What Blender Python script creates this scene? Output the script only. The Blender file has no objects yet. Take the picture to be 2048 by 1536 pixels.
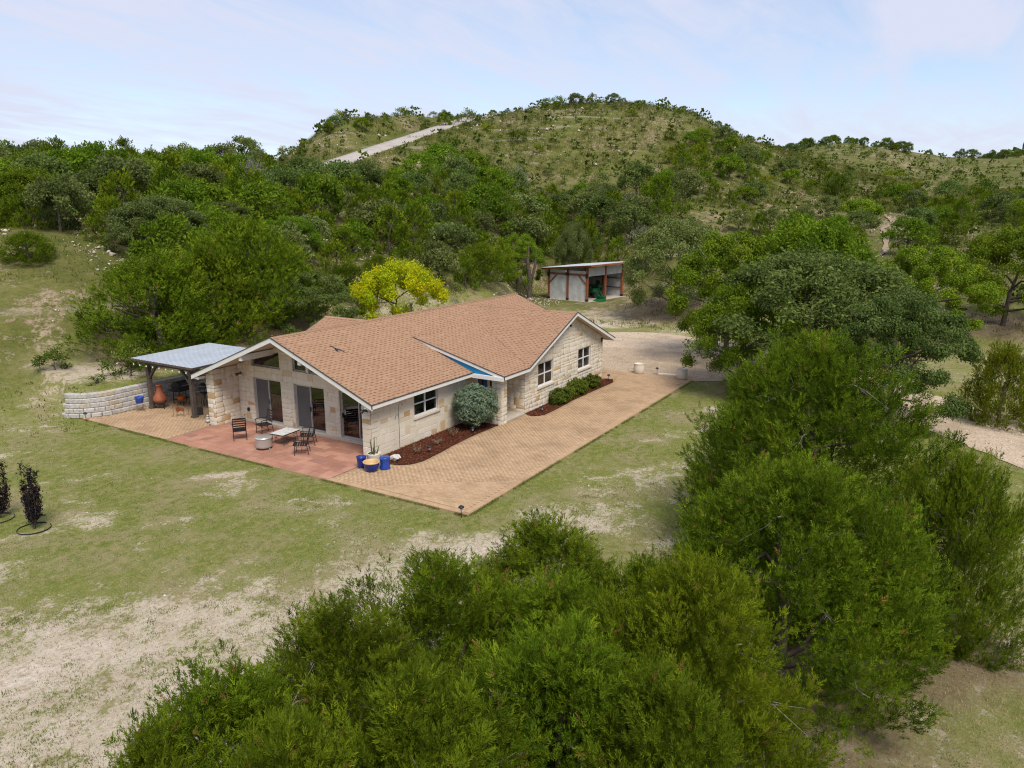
import bpy, math, random
import numpy as np
from mathutils import Vector, Matrix

random.seed(7)
RNG = np.random.default_rng(11)
SC = bpy.context.scene
COL = SC.collection
R = math.radians

# ------------------------------------------------------------------ camera
CAM = Vector((-21.14, -19.21, 9.64))
cam_d = bpy.data.cameras.new('camera')
cam = bpy.data.objects.new('camera', cam_d); COL.objects.link(cam)
cam.location = CAM
yaw, pitch = 0.544, -0.2291
fwd = Vector((math.cos(pitch)*math.cos(yaw), math.cos(pitch)*math.sin(yaw), math.sin(pitch)))
cam.rotation_euler = fwd.to_track_quat('-Z', 'Y').to_euler()
cam_d.sensor_width = 36.0
cam_d.lens = 36.0*1496.9/2048.0
cam_d.clip_start = 0.1; cam_d.clip_end = 9000.0
SC.camera = cam

# ------------------------------------------------------------------ sky, sun, exposure
SUN_EL, SUN_AZ = R(54), math.atan2(-0.74, -0.58)      # direction towards the sun (thin high cloud, soft light)
wd = bpy.data.worlds.new('World'); SC.world = wd; wd.use_nodes = True
wn = wd.node_tree; wn.nodes.clear()
w_out = wn.nodes.new('ShaderNodeOutputWorld'); w_bg = wn.nodes.new('ShaderNodeBackground')
w_sky = wn.nodes.new('ShaderNodeTexSky'); w_sky.sky_type = 'NISHITA'; w_sky.sun_disc = False
w_sky.sun_elevation = SUN_EL; w_sky.sun_rotation = math.pi/2 - SUN_AZ
w_sky.altitude = 400; w_sky.air_density = 1.0; w_sky.dust_density = 1.0; w_sky.ozone_density = 1.5
tc = wn.nodes.new('ShaderNodeTexCoord'); sep = wn.nodes.new('ShaderNodeSeparateXYZ')
wn.links.new(tc.outputs['Generated'], sep.inputs[0])
def wmath(op, a, b=None):
    n = wn.nodes.new('ShaderNodeMath'); n.operation = op
    for i, q in enumerate((a, b)):
        if q is None: continue
        if isinstance(q, (int, float)): n.inputs[i].default_value = q
        else: wn.links.new(q, n.inputs[i])
    return n.outputs[0]
zc = wmath('ADD', wmath('MAXIMUM', sep.outputs['Z'], 0.0), 0.10)
comb = wn.nodes.new('ShaderNodeCombineXYZ')
wn.links.new(wmath('DIVIDE', sep.outputs['X'], zc), comb.inputs[0])
wn.links.new(wmath('DIVIDE', sep.outputs['Y'], zc), comb.inputs[1])
def wnoise(scale, detail, rough, dist, sx, sy, rot):
    mp = wn.nodes.new('ShaderNodeMapping'); mp.inputs['Scale'].default_value = (sx, sy, 1); mp.inputs['Rotation'].default_value = (0, 0, rot)
    wn.links.new(comb.outputs[0], mp.inputs[0])
    n = wn.nodes.new('ShaderNodeTexNoise'); n.inputs['Scale'].default_value = scale; n.inputs['Detail'].default_value = detail
    n.inputs['Roughness'].default_value = rough; n.inputs['Distortion'].default_value = dist
    wn.links.new(mp.outputs[0], n.inputs['Vector']); return n.outputs['Fac']
c1 = wnoise(0.42, 8, 0.58, 0.6, 1.0, 1.7, 0.5)
c2 = wnoise(1.7, 7, 0.62, 0.9, 0.6, 1.9, 0.9)
cm = wmath('ADD', wmath('MULTIPLY', c1, 0.52), wmath('MULTIPLY', c2, 0.48))
w_rmp = wn.nodes.new('ShaderNodeValToRGB'); wn.links.new(cm, w_rmp.inputs[0])
w_rmp.color_ramp.elements[0].position = 0.36; w_rmp.color_ramp.elements[0].color = (.26, .26, .26, 1)
w_rmp.color_ramp.elements[1].position = 0.57; w_rmp.color_ramp.elements[1].color = (.95, .95, .95, 1)
w_mix = wn.nodes.new('ShaderNodeMix'); w_mix.data_type = 'RGBA'
wn.links.new(w_rmp.outputs[0], w_mix.inputs['Factor']); wn.links.new(w_sky.outputs[0], w_mix.inputs['A'])
w_mix.inputs['B'].default_value = (4.0, 4.2, 5.1, 1)
wn.links.new(w_mix.outputs['Result'], w_bg.inputs['Color']); w_bg.inputs['Strength'].default_value = 0.100
wn.links.new(w_bg.outputs[0], w_out.inputs[0])

sun_d = bpy.data.lights.new('sun', 'SUN'); sun = bpy.data.objects.new('sun', sun_d); COL.objects.link(sun)
sun_d.energy = 2.1; sun_d.angle = R(24); sun_d.color = (1.0, 0.94, 0.83)
to_sun = Vector((math.cos(SUN_EL)*math.cos(SUN_AZ), math.cos(SUN_EL)*math.sin(SUN_AZ), math.sin(SUN_EL)))
sun.rotation_euler = to_sun.to_track_quat('Z', 'Y').to_euler(); sun.location = (0, 0, 60)

SC.view_settings.view_transform = 'Standard'; SC.view_settings.look = 'None'
SC.view_settings.exposure = 0.86; SC.view_settings.gamma = 1.0; SC.view_settings.use_curve_mapping = False
SC.render.engine = 'CYCLES'
cy = SC.cycles
cy.max_bounces = 6; cy.diffuse_bounces = 3; cy.glossy_bounces = 3; cy.transmission_bounces = 3; cy.transparent_max_bounces = 6
cy.caustics_reflective = False; cy.caustics_refractive = False
cy.use_denoising = True; cy.use_adaptive_sampling = True; cy.adaptive_threshold = 0.008; cy.filter_width = 1.15
try:
    cy.denoiser = 'OPENIMAGEDENOISE'; cy.denoising_input_passes = 'RGB_ALBEDO_NORMAL'; cy.denoising_prefilter = 'NONE'
except Exception: pass

# ------------------------------------------------------------------ material helpers
class NT:
    def __init__(s, name):
        s.m = bpy.data.materials.new(name); s.m.use_nodes = True; s.t = s.m.node_tree; s.t.nodes.clear()
        s.out = s.n('ShaderNodeOutputMaterial'); s.b = s.n('ShaderNodeBsdfPrincipled')
        s.l(s.b.outputs[0], s.out.inputs[0])
    def n(s, t): return s.t.nodes.new(t)
    def l(s, a, b): s.t.links.new(a, b)
    def put(s, sock, v):
        if v is None: return
        if hasattr(v, 'node'): s.l(v, sock)
        else: sock.default_value = v
    def math(s, op, a, b=None, clamp=False):
        n = s.n('ShaderNodeMath'); n.operation = op; n.use_clamp = clamp
        s.put(n.inputs[0], a); s.put(n.inputs[1], b); return n.outputs[0]
    def mix(s, f, a, b, mode='MIX'):
        n = s.n('ShaderNodeMix'); n.data_type = 'RGBA'; n.blend_type = mode
        s.put(n.inputs['Factor'], f); s.put(n.inputs['A'], c4(a)); s.put(n.inputs['B'], c4(b)); return n.outputs['Result']
    def noise(s, scale, detail=4, rough=.55, vec=None, dist=0):
        n = s.n('ShaderNodeTexNoise'); n.inputs['Scale'].default_value = scale; n.inputs['Detail'].default_value = detail
        n.inputs['Roughness'].default_value = rough; n.inputs['Distortion'].default_value = dist
        s.put(n.inputs['Vector'], vec if vec is not None else s.pos()); return n.outputs['Fac']
    def voro(s, scale, vec=None, out='Color'):
        n = s.n('ShaderNodeTexVoronoi'); n.inputs['Scale'].default_value = scale
        s.put(n.inputs['Vector'], vec if vec is not None else s.pos()); return n.outputs[out]
    def pos(s):
        if not hasattr(s, '_p'): s._p = s.n('ShaderNodeNewGeometry').outputs['Position']
        return s._p
    def obj(s):
        if not hasattr(s, '_o'): s._o = s.n('ShaderNodeTexCoord').outputs['Object']
        return s._o
    def xyz(s, v):
        n = s.n('ShaderNodeSeparateXYZ'); s.l(v, n.inputs[0]); return n.outputs
    def mapv(s, v, sc):
        n = s.n('ShaderNodeMapping'); n.inputs['Scale'].default_value = sc; s.l(v, n.inputs[0]); return n.outputs[0]
    def attr(s, name):
        n = s.n('ShaderNodeAttribute'); n.attribute_name = name; return n.outputs['Fac']
    def orand(s): return s.n('ShaderNodeObjectInfo').outputs['Random']
    def ramp(s, f, stops, interp='LINEAR'):
        n = s.n('ShaderNodeValToRGB'); e = n.color_ramp; e.interpolation = interp
        while len(e.elements) < len(stops): e.elements.new(0.5)
        for el, (p, c) in zip(e.elements, stops): el.position = p; el.color = c4(c)
        s.put(n.inputs[0], f); return n.outputs[0]
    def maprange(s, v, a, b, c=0., d=1., smooth=True):
        n = s.n('ShaderNodeMapRange'); n.interpolation_type = 'SMOOTHSTEP' if smooth else 'LINEAR'
        s.put(n.inputs[0], v)
        for i, q in enumerate((a, b, c, d)): s.put(n.inputs[1+i], q)
        return n.outputs[0]
    def bump(s, h, strength=.3, dist=.02):
        n = s.n('ShaderNodeBump'); n.inputs['Strength'].default_value = strength; n.inputs['Distance'].default_value = dist
        s.l(h, n.inputs['Height']); s.l(n.outputs[0], s.b.inputs['Normal']); return n
    def set(s, col=None, rough=.7, metal=0., spec=.4):
        s.put(s.b.inputs['Base Color'], c4(col) if col is not None else None); s.put(s.b.inputs['Roughness'], rough)
        s.b.inputs['Metallic'].default_value = metal; s.b.inputs['Specular IOR Level'].default_value = spec
        return s
AL = .88      # overall reflectance trim for built surfaces
def c4(c):
    return (c[0]*AL, c[1]*AL, c[2]*AL, 1.0) if isinstance(c, (tuple, list)) and len(c) == 3 else c

def simple(name, col, rough=.6, metal=0., spec=.4, var=.12, scale=6., bump=0.):
    t = NT(name); n = t.noise(scale, 5)
    dark = tuple(v*(1-var) for v in col); lite = tuple(min(1, v*(1+var)) for v in col)
    t.set(t.ramp(n, [(.3, dark), (.7, lite)]), rough, metal, spec)
    if bump: t.bump(t.noise(scale*12, 4), bump, .01)
    return t.m

# stone: cream limestone with odd ochre and rust pieces
def stone_mat(name, per_object):
    t = NT(name); r = t.orand() if per_object else t.attr('rnd')
    base = t.ramp(r, [(0, (.71, .62, .49)), (.18, (.74, .66, .53)), (.36, (.78, .71, .60)), (.52, (.72, .63, .50)), (.68, (.74, .66, .53)), (.84, (.78, .71, .60)), (.92, (.68, .56, .40)), (.96, (.60, .42, .23)), (.985, (.54, .34, .17)), (1, (.66, .54, .39))])
    n = t.noise(3.2, 6, .6); f = t.noise(22, 5, .65)
    col = t.mix(t.maprange(n, .58, .74), base, (.60, .42, .23)) if False else t.mix(t.math('MULTIPLY', t.maprange(n, .58, .76), .22), base, (.55, .36, .18))
    col = t.mix(t.math('MULTIPLY', t.maprange(f, .52, .75), .22), col, (.42, .35, .27))
    t.set(col, .9, spec=.2); t.bump(f, .4, .008); return t.m
M = {}
M['stone'] = stone_mat('limestone', True); M['stone_far'] = stone_mat('limestone_far', False)
M['mortar'] = simple('mortar', (.70, .62, .51), .95, var=.2, scale=9)
M['white'] = simple('white_trim', (.78, .76, .72), .5, var=.05)
M['soffit'] = simple('soffit_cream', (.62, .54, .45), .7, var=.05)
M['frame'] = simple('window_vinyl', (.80, .81, .83), .4, var=.03)
M['alu'] = simple('aluminium', (.62, .63, .65), .38, .7, var=.05)
M['blue_wall'] = simple('blue_paint', (.010, .29, .62), .6, var=.12, scale=3)
M['blue_dark'] = simple('blue_door_paint', (.012, .075, .30), .5, var=.1)
M['screen'] = simple('insect_screen', (.115, .11, .108), .85, var=.1, scale=2)
M['black'] = simple('black_metal', (.018, .018, .020), .5, var=.2)
M['charcoal'] = simple('dark_drip_edge', (.05, .045, .042), .6)
M['dark_in'] = simple('interior_dark', (.06, .05, .042), .8)
M['concrete'] = simple('concrete', (.50, .44, .37), .9, var=.12, scale=4, bump=.2)
M['steel'] = simple('stainless', (.60, .59, .57), .34, .55, var=.06, scale=30)
M['galv'] = None
M['woodgrey'] = simple('weathered_wood', (.10, .075, .062), .85, var=.35, scale=5, bump=.3)
M['woodred'] = simple('cedar_stain', (.27, .082, .032), .65, var=.3, scale=4)
M['door_wood'] = simple('brown_door', (.10, .05, .03), .5, var=.2)
M['cobalt'] = simple('cobalt_glaze', (.008, .030, .24), .18, spec=.6, var=.25, scale=3)
M['cobalt2'] = simple('cobalt_glaze_light', (.016, .065, .36), .25, spec=.6, var=.2, scale=3)
M['sand_glaze'] = simple('sand_glaze', (.62, .43, .20), .4, var=.1)
M['cream_pot'] = simple('cream_planter', (.70, .62, .51), .8, var=.08)
M['terracotta'] = None
M['orange'] = simple('orange_glaze', (.48, .10, .02), .4, var=.3, scale=9)
M['rust'] = simple('rusted_iron', (.20, .065, .025), .85, var=.4, scale=8)
M['greenpaint'] = simple('green_paint', (.010, .13, .04), .45, var=.15)
M['white_rock'] = simple('white_rock', (.66, .62, .58), .85, var=.25, scale=7, bump=.5)
M['bulb'] = simple('frosted_bulb', (.75, .72, .66), .3, var=.02)
M['lens'] = simple('lamp_lens', (.55, .55, .62), .25, var=.1)
M['bark'] = simple('bark', (.085, .066, .050), .95, var=.45, scale=5, bump=.6)
M['bark_grey'] = simple('grey_dead_wood', (.27, .24, .21), .9, var=.3, scale=5, bump=.4)
M['mosaic'] = None
t = NT('glass_pane'); g = t.n('ShaderNodeBsdfGlossy'); g.inputs['Roughness'].default_value = .02
tr = t.n('ShaderNodeBsdfTransparent'); tr.inputs[0].default_value = (.72, .75, .74, 1)
lw = t.n('ShaderNodeFresnel'); lw.inputs['IOR'].default_value = 1.62
mx = t.n('ShaderNodeMixShader'); t.l(t.math('ADD', lw.outputs[0], .05, True), mx.inputs[0]); t.l(tr.outputs[0], mx.inputs[1]); t.l(g.outputs[0], mx.inputs[2])
t.t.nodes.remove(t.b); t.l(mx.outputs[0], t.out.inputs[0]); M['glass'] = t.m
# shingles
t = NT('shingle'); r = t.attr('rnd')
base = t.ramp(r, [(0, (.19, .098, .058)), (.26, (.245, .130, .080)), (.33, (.365, .220, .134)), (.6, (.395, .244, .152)), (.85, (.42, .264, .168)), (1, (.375, .228, .140))])
nz = t.noise(90, 3); big = t.noise(.5, 5)
col = t.mix(t.math('MULTIPLY', t.maprange(nz, .35, .7), .18), base, (.22, .10, .065))
col = t.mix(t.math('MULTIPLY', t.maprange(big, .42, .7), .22), col, (.34, .19, .13))
t.set(col, .92, spec=.15); t.bump(nz, .3, .006); M['shingle'] = t.m
# pavers
def paver_mat(name, per_object, stops):
    t = NT(name); r = t.orand() if per_object else t.attr('rnd')
    base = t.ramp(r, stops); n = t.noise(.7, 6, .6); f = t.noise(60, 4)
    col = t.mix(t.math('MULTIPLY', t.maprange(n, .44, .66), .5), base, tuple(v*.66 for v in stops[0][1]))
    col = t.mix(t.math('MULTIPLY', t.maprange(f, .5, .75), .3), col, (.22, .15, .09))
    t.set(col, .9, spec=.2); t.bump(f, .25, .004); return t.m
PST = [(0, (.47, .312, .185)), (.3, (.50, .342, .207)), (.6, (.54, .372, .228)), (.85, (.49, .33, .195)), (1, (.43, .287, .172))]
M['paver'] = paver_mat('paver_brick', True, PST); M['paver_far'] = paver_mat('paver_brick_far', False, PST)
M['tile'] = paver_mat('patio_tile', True, [(0, (.40, .195, .135)), (.3, (.47, .235, .165)), (.6, (.52, .28, .20)), (.85, (.45, .22, .15)), (1, (.33, .175, .135))])
M['joint'] = simple('joint_sand', (.39, .275, .165), .95, var=.25, scale=10)
M['tilejoint'] = simple('tile_grout', (.30, .17, .125), .95, var=.25, scale=10)
M['block'] = (lambda t: (t.set(t.mix(t.math('MULTIPLY', t.maprange(t.noise(9, 6, .65), .42, .66), .62), t.ramp(t.orand(), [(0, (.50, .47, .43)), (.45, (.60, .57, .53)), (.8, (.55, .51, .46)), (1, (.56, .46, .32))]), (.27, .26, .255)), .95, spec=.2), t.bump(t.noise(16, 6, .7), .9, .03), t.m)[-1])(NT('retaining_block'))
# metal sheet
t = NT('galvanised_sheet'); n = t.noise(1.3, 5); s2 = t.noise(14, 3)
t.set(t.mix(t.math('MULTIPLY', t.maprange(s2, .4, .7), .35), t.ramp(n, [(.3, (.60, .66, .74)), (.7, (.74, .79, .86))]), (.58, .61, .66)), .36, .45); M['galv'] = t.m
M['galv_wall'] = simple('galvanised_wall', (.58, .58, .57), .55, .15, var=.16, scale=2)
M['roof_sheet'] = simple('pale_roof_sheet', (.66, .67, .70), .45, .3, var=.08, scale=1)
# terracotta with sooty foot
t = NT('terracotta'); z = t.xyz(t.obj())[2]; n = t.noise(5, 5)
c = t.ramp(n, [(.3, (.26, .068, .028)), (.7, (.38, .115, .048))])
t.set(t.mix(t.maprange(t.math('ADD', z, t.math('MULTIPLY', n, .2)), .62, .38), c, (.085, .05, .035)), .7); M['terracotta'] = t.m
t = NT('mosaic_top'); v = t.voro(16)
t.set(t.mix(.45, (.62, .60, .58), v, 'MIX'), .4); M['mosaic'] = t.m
hs = t.n('ShaderNodeHueSaturation'); hs.inputs['Saturation'].default_value = .25; hs.inputs['Value'].default_value = .95
lk = t.b.inputs['Base Color'].links[0]; src = lk.from_socket; t.l(src, hs.inputs['Color']); t.l(hs.outputs[0], t.b.inputs['Base Color'])
# mulch
t = NT('mulch'); n = t.noise(28, 5, .7); v = t.voro(60)
t.set(t.mix(.35, t.ramp(n, [(.3, (.045, .016, .009)), (.55, (.135, .042, .022)), (.8, (.21, .080, .042))]), t.mix(1., (.15, .05, .03), v, 'MULTIPLY')), .95, spec=.1); t.bump(n, 1., .05); M['mulch'] = t.m
M['chip'] = (lambda t: (t.set(t.ramp(t.attr('rnd'), [(0, (.05, .017, .01)), (.6, (.15, .047, .025)), (1, (.26, .11, .065))]), .95, spec=.1), t.m)[-1])(NT('mulch_chip'))
# gravel
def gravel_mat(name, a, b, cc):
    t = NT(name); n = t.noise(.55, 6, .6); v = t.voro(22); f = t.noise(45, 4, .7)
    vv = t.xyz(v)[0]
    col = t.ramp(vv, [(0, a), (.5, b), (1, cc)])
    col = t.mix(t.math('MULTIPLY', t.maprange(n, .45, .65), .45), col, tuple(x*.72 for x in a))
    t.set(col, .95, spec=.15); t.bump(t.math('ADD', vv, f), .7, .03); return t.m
M['gravel'] = gravel_mat('gravel', (.48, .365, .25), (.61, .475, .345), (.73, .60, .465))
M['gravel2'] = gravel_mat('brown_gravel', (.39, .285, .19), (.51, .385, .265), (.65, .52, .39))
M['road'] = gravel_mat('hill_road', (.42, .37, .33), (.50, .45, .41), (.56, .51, .47))
M['path'] = gravel_mat('earth_path', (.30, .225, .15), (.38, .29, .20), (.46, .36, .26))
M['peb'] = (lambda t: (t.set(t.ramp(t.attr('rnd'), [(0, (.36, .30, .235)), (.5, (.56, .48, .40)), (1, (.70, .64, .56))]), .95, spec=.15), t.m)[-1])(NT('limestone_rubble'))

# foliage: leaf colour varies per spray (attribute) and per plant (object)
def foliage(name, stops, trans=.28, hue=.02, val=.25):
    t = NT(name); r = t.attr('rnd'); base = t.ramp(r, [(p, tuple(q/AL for q in c)) for p, c in stops])
    h = t.n('ShaderNodeHueSaturation'); o = t.orand()
    t.l(t.math('ADD', t.math('MULTIPLY', t.math('SUBTRACT', o, .5), 2*hue), .5), h.inputs['Hue'])
    t.l(t.math('ADD', t.math('MULTIPLY', t.math('SUBTRACT', t.math('FRACT', t.math('MULTIPLY', o, 7.31)), .5), 2*val), 1.0), h.inputs['Value'])
    t.l(base, h.inputs['Color'])
    t.set(h.outputs[0], .8, spec=.07)
    tl = t.n('ShaderNodeBsdfTranslucent'); t.l(h.outputs[0], tl.inputs[0])
    mx = t.n('ShaderNodeMixShader'); mx.inputs[0].default_value = trans
    t.l(t.b.outputs[0], mx.inputs[1]); t.l(tl.outputs[0], mx.inputs[2]); t.l(mx.outputs[0], t.out.inputs[0])
    return t.m
M['jun'] = foliage('juniper_leaf', [(0, (.042, .066, .005)), (.3, (.082, .126, .006)), (.6, (.130, .188, .009)), (.85, (.182, .246, .012)), (.97, (.22, .27, .016)), (1, (.22, .13, .035))], .26, .008, .18)
M['jun2'] = foliage('young_juniper_leaf', [(0, (.072, .098, .005)), (.35, (.128, .166, .007)), (.7, (.18, .222, .010)), (.95, (.225, .26, .014)), (1, (.23, .15, .045))], .28, .008, .12)
M['oak'] = foliage('live_oak_leaf', [(0, (.076, .100, .026)), (.4, (.125, .160, .042)), (.75, (.178, .215, .062)), (1, (.23, .26, .09))], .32, .012, .2)
M['oakb'] = foliage('bright_oak_leaf', [(0, (.070, .118, .008)), (.4, (.120, .198, .012)), (.75, (.170, .255, .017)), (1, (.24, .30, .026))], .36, .012, .18)
M['oakd'] = foliage('dark_oak_leaf', [(0, (.062, .092, .022)), (.4, (.106, .154, .035)), (.75, (.152, .205, .052)), (1, (.21, .255, .075))], .32, .012, .2)
M['yel'] = foliage('golden_leaf', [(0, (.20, .31, .010)), (.4, (.37, .43, .010)), (.8, (.52, .50, .012)), (1, (.56, .38, .02))], .4, .01, .1)
M['sage'] = foliage('silver_sage_leaf', [(0, (.10, .145, .085)), (.4, (.17, .23, .145)), (.8, (.24, .31, .20)), (.94, (.33, .40, .28)), (1, (.14, .21, .05))], .2, .005, .05)
M['shrub'] = foliage('shrub_leaf', [(0, (.050, .078, .010)), (.4, (.085, .125, .015)), (.8, (.130, .168, .022)), (1, (.18, .21, .05))])
M['purple'] = foliage('purple_black_leaf', [(0, (.010, .009, .013)), (.6, (.022, .018, .022)), (.9, (.045, .028, .030)), (1, (.09, .045, .04))], .1, .005, .1)
M['greyleaf'] = foliage('grey_twig_leaf', [(0, (.13, .135, .085)), (.5, (.20, .205, .135)), (1, (.27, .26, .19))], .2)
M['grass'] = foliage('grass_blade', [(0, (.100, .140, .028)), (.35, (.160, .195, .045)), (.65, (.23, .235, .075)), (.85, (.33, .28, .13)), (1, (.44, .36, .21))], .3, 0, 0)
M['drygrass'] = foliage('dry_grass', [(0, (.070, .086, .014)), (.4, (.125, .135, .026)), (.7, (.19, .18, .048)), (1, (.29, .24, .10))], .3, 0, 0)
M['cactus'] = foliage('cactus_skin', [(0, (.08, .10, .04)), (1, (.14, .16, .06))], 0.05)

# ------------------------------------------------------------------ mesh helpers
def link(o, parent=None, label=None, cat=None, group=None, kind=None):
    COL.objects.link(o)
    if parent is not None: o.parent = parent
    if label: o['label'] = label
    if cat: o['category'] = cat
    if group: o['group'] = group
    if kind: o['kind'] = kind
    return o
def thing(name, label, cat, loc=(0, 0, 0), rz=0., group=None):
    o = bpy.data.objects.new(name, None); o.location = loc; o.rotation_euler = (0, 0, rz); o.empty_display_size = .3
    return link(o, None, label, cat, group)
class MB:
    def __init__(s): s.v = []; s.f = []; s.mi = []; s.smooth = []
    def add(s, vs, fs, m=0, sm=False):
        b = len(s.v); s.v += [tuple(v) for v in vs]; s.f += [tuple(b+i for i in f) for f in fs]; s.mi += [m]*len(fs); s.smooth += [sm]*len(fs); return s
    def box(s, c, d, rot=None, m=0):
        x, y, z = (q/2 for q in d); vs = [Vector(p) for p in ((-x, -y, -z), (x, -y, -z), (x, y, -z), (-x, y, -z), (-x, -y, z), (x, -y, z), (x, y, z), (-x, y, z))]
        if rot is not None: vs = [rot @ v for v in vs]
        c = Vector(c)
        return s.add([v+c for v in vs], [(0, 3, 2, 1), (4, 5, 6, 7), (0, 1, 5, 4), (1, 2, 6, 5), (2, 3, 7, 6), (3, 0, 4, 7)], m)
    def lo(s, a, b, m=0): return s.box([(p+q)/2 for p, q in zip(a, b)], [abs(q-p) for p, q in zip(a, b)], None, m)
    def bar(s, p0, p1, w, h, m=0, up=(0, 0, 1)):
        p0, p1 = Vector(p0), Vector(p1); d = (p1-p0); L = d.length; d.normalize(); u = Vector(up)
        r = d.cross(u)
        if r.length < 1e-4: r = d.cross(Vector((1, 0, 0)))
        r.normalize(); u = r.cross(d)
        rot = Matrix((r, d, u)).transposed()
        return s.box((p0+p1)/2, (w, L, h), rot, m)
    def tube(s, pts, rad, n=6, m=0, caps=True, sm=True):
        pts = [Vector(p) for p in pts]; rad = rad if isinstance(rad, (list, tuple)) else [rad]*len(pts)
        vs = []; prev = None
        for i, p in enumerate(pts):
            d = (pts[min(i+1, len(pts)-1)]-pts[max(i-1, 0)]); d.normalize()
            if prev is None:
                a = Vector((0, 0, 1)) if abs(d.z) < .9 else Vector((1, 0, 0)); u = d.cross(a).normalized()
            else:
                u = (prev-d*prev.dot(d)); u = u.normalized() if u.length > 1e-5 else d.orthogonal().normalized()
            prev = u; w = d.cross(u)
            for k in range(n): a = 2*math.pi*k/n; vs.append(p+(u*math.cos(a)+w*math.sin(a))*rad[i])
        fs = [(i*n+k, i*n+(k+1) % n, (i+1)*n+(k+1) % n, (i+1)*n+k) for i in range(len(pts)-1) for k in range(n)]
        s.add(vs, fs, m, sm)
        if caps: s.add(vs[:n], [tuple(range(n-1, -1, -1))], m); s.add(vs[-n:], [tuple(range(n))], m)
        return s
    def lathe(s, prof, n=20, c=(0, 0, 0), m=0, sm=True, wob=0.):
        c = Vector(c); vs = []; 
        for r, z in prof:
            for k in range(n):
                a = 2*math.pi*k/n; rr = r*(1+wob*math.sin(a*3+z*5)); vs.append(c+Vector((rr*math.cos(a), rr*math.sin(a), z)))
        fs = [(i*n+k, i*n+(k+1) % n, (i+1)*n+(k+1) % n, (i+1)*n+k) for i in range(len(prof)-1) for k in range(n)]
        return s.add(vs, fs, m, sm)
    def prism(s, top, off, m=0, mside=None, mbot=None):
        n = len(top); off = Vector(off); t = [Vector(p) for p in top]; b = [p+off for p in t]
        nrm = Vector((0, 0, 0))
        for i in range(n): nrm += t[i].cross(t[(i+1) % n])
        if nrm.dot(off) > 0: t.reverse(); b.reverse()
        s.add(t, [tuple(range(n))], m); s.add(b, [tuple(range(n-1, -1, -1))], m if mbot is None else mbot)
        s.add(t+b, [(i, n+i, n+(i+1) % n, (i+1) % n) for i in range(n)], m if mside is None else mside); return s
    def ico(s, c, r, m=0, jit=.2, sq=(1, 1, 1), rnd=random):
        ph = (1+5**.5)/2; vs = [Vector(p).normalized() for p in ((-1, ph, 0), (1, ph, 0), (-1, -ph, 0), (1, -ph, 0), (0, -1, ph), (0, 1, ph), (0, -1, -ph), (0, 1, -ph), (ph, 0, -1), (ph, 0, 1), (-ph, 0, -1), (-ph, 0, 1))]
        fs = [(0, 11, 5), (0, 5, 1), (0, 1, 7), (0, 7, 10), (0, 10, 11), (1, 5, 9), (5, 11, 4), (11, 10, 2), (10, 7, 6), (7, 1, 8), (3, 9, 4), (3, 4, 2), (3, 2, 6), (3, 6, 8), (3, 8, 9), (4, 9, 5), (2, 4, 11), (6, 2, 10), (8, 6, 7), (9, 8, 1)]
        c = Vector(c)
        return s.add([c+Vector((v.x*sq[0], v.y*sq[1], v.z*sq[2]))*r*(1+rnd.uniform(-jit, jit)) for v in vs], fs, m)
    def mesh(s, name, mats):
        me = bpy.data.meshes.new(name); me.from_pydata(s.v, [], s.f)
        for q in (mats if isinstance(mats, (list, tuple)) else [mats]): me.materials.append(q)
        me.polygons.foreach_set('material_index', s.mi); me.polygons.foreach_set('use_smooth', s.smooth); me.update(); return me
    def build(s, name, mats, parent=None, bevel=0., label=None, cat=None, group=None, kind=None):
        o = bpy.data.objects.new(name, s.mesh(name, mats)); link(o, parent, label, cat, group, kind)
        if bevel:
            b = o.modifiers.new('bevel', 'BEVEL'); b.width = bevel; b.segments = 2; b.limit_method = 'ANGLE'
        return o
def npmesh(name, V, F, mats, rnd=None, mi=None, smooth=False):
    """V (n,3), F (m,k) arrays -> mesh, rnd = per-vertex float attribute"""
    me = bpy.data.meshes.new(name); n, (m, k) = len(V), F.shape
    me.vertices.add(n); me.vertices.foreach_set('co', np.ascontiguousarray(V, np.float32).ravel())
    me.loops.add(m*k); me.loops.foreach_set('vertex_index', np.ascontiguousarray(F, np.int32).ravel())
    me.polygons.add(m); me.polygons.foreach_set('loop_start', np.arange(0, m*k, k, dtype=np.int32))
    if smooth: me.polygons.foreach_set('use_smooth', np.ones(m, bool))
    for q in (mats if isinstance(mats, (list, tuple)) else [mats]): me.materials.append(q)
    if mi is not None: me.polygons.foreach_set('material_index', np.asarray(mi, np.int32))
    if rnd is not None:
        a = me.attributes.new('rnd', 'FLOAT', 'POINT'); a.data.foreach_set('value', np.asarray(rnd, np.float32))
    me.update(calc_edges=True); me.validate(); return me
def npobj(name, me, parent=None, **kw):
    o = bpy.data.objects.new(name, me); return link(o, parent, **kw)

# lattice noise, numpy
_PERM = np.random.default_rng(5).random((256, 256))
def vnoise(x, y):
    xi, yi = np.floor(x).astype(int), np.floor(y).astype(int); fx, fy = x-xi, y-yi
    fx, fy = fx*fx*(3-2*fx), fy*fy*(3-2*fy); g = lambda a, b: _PERM[a & 255, b & 255]
    return (g(xi, yi)*(1-fx)+g(xi+1, yi)*fx)*(1-fy)+(g(xi, yi+1)*(1-fx)+g(xi+1, yi+1)*fx)*fy
def fbm(x, y, s, o=4):
    v = 0; a = .5; tot = 0
    for i in range(o): v = v+a*vnoise(x*s+i*17.3, y*s+i*9.1); tot += a; a *= .5; s *= 2.03
    return v/tot
def sstep(a, b, x): t = np.clip((x-a)/(b-a), 0, 1); return t*t*(3-2*t)
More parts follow.
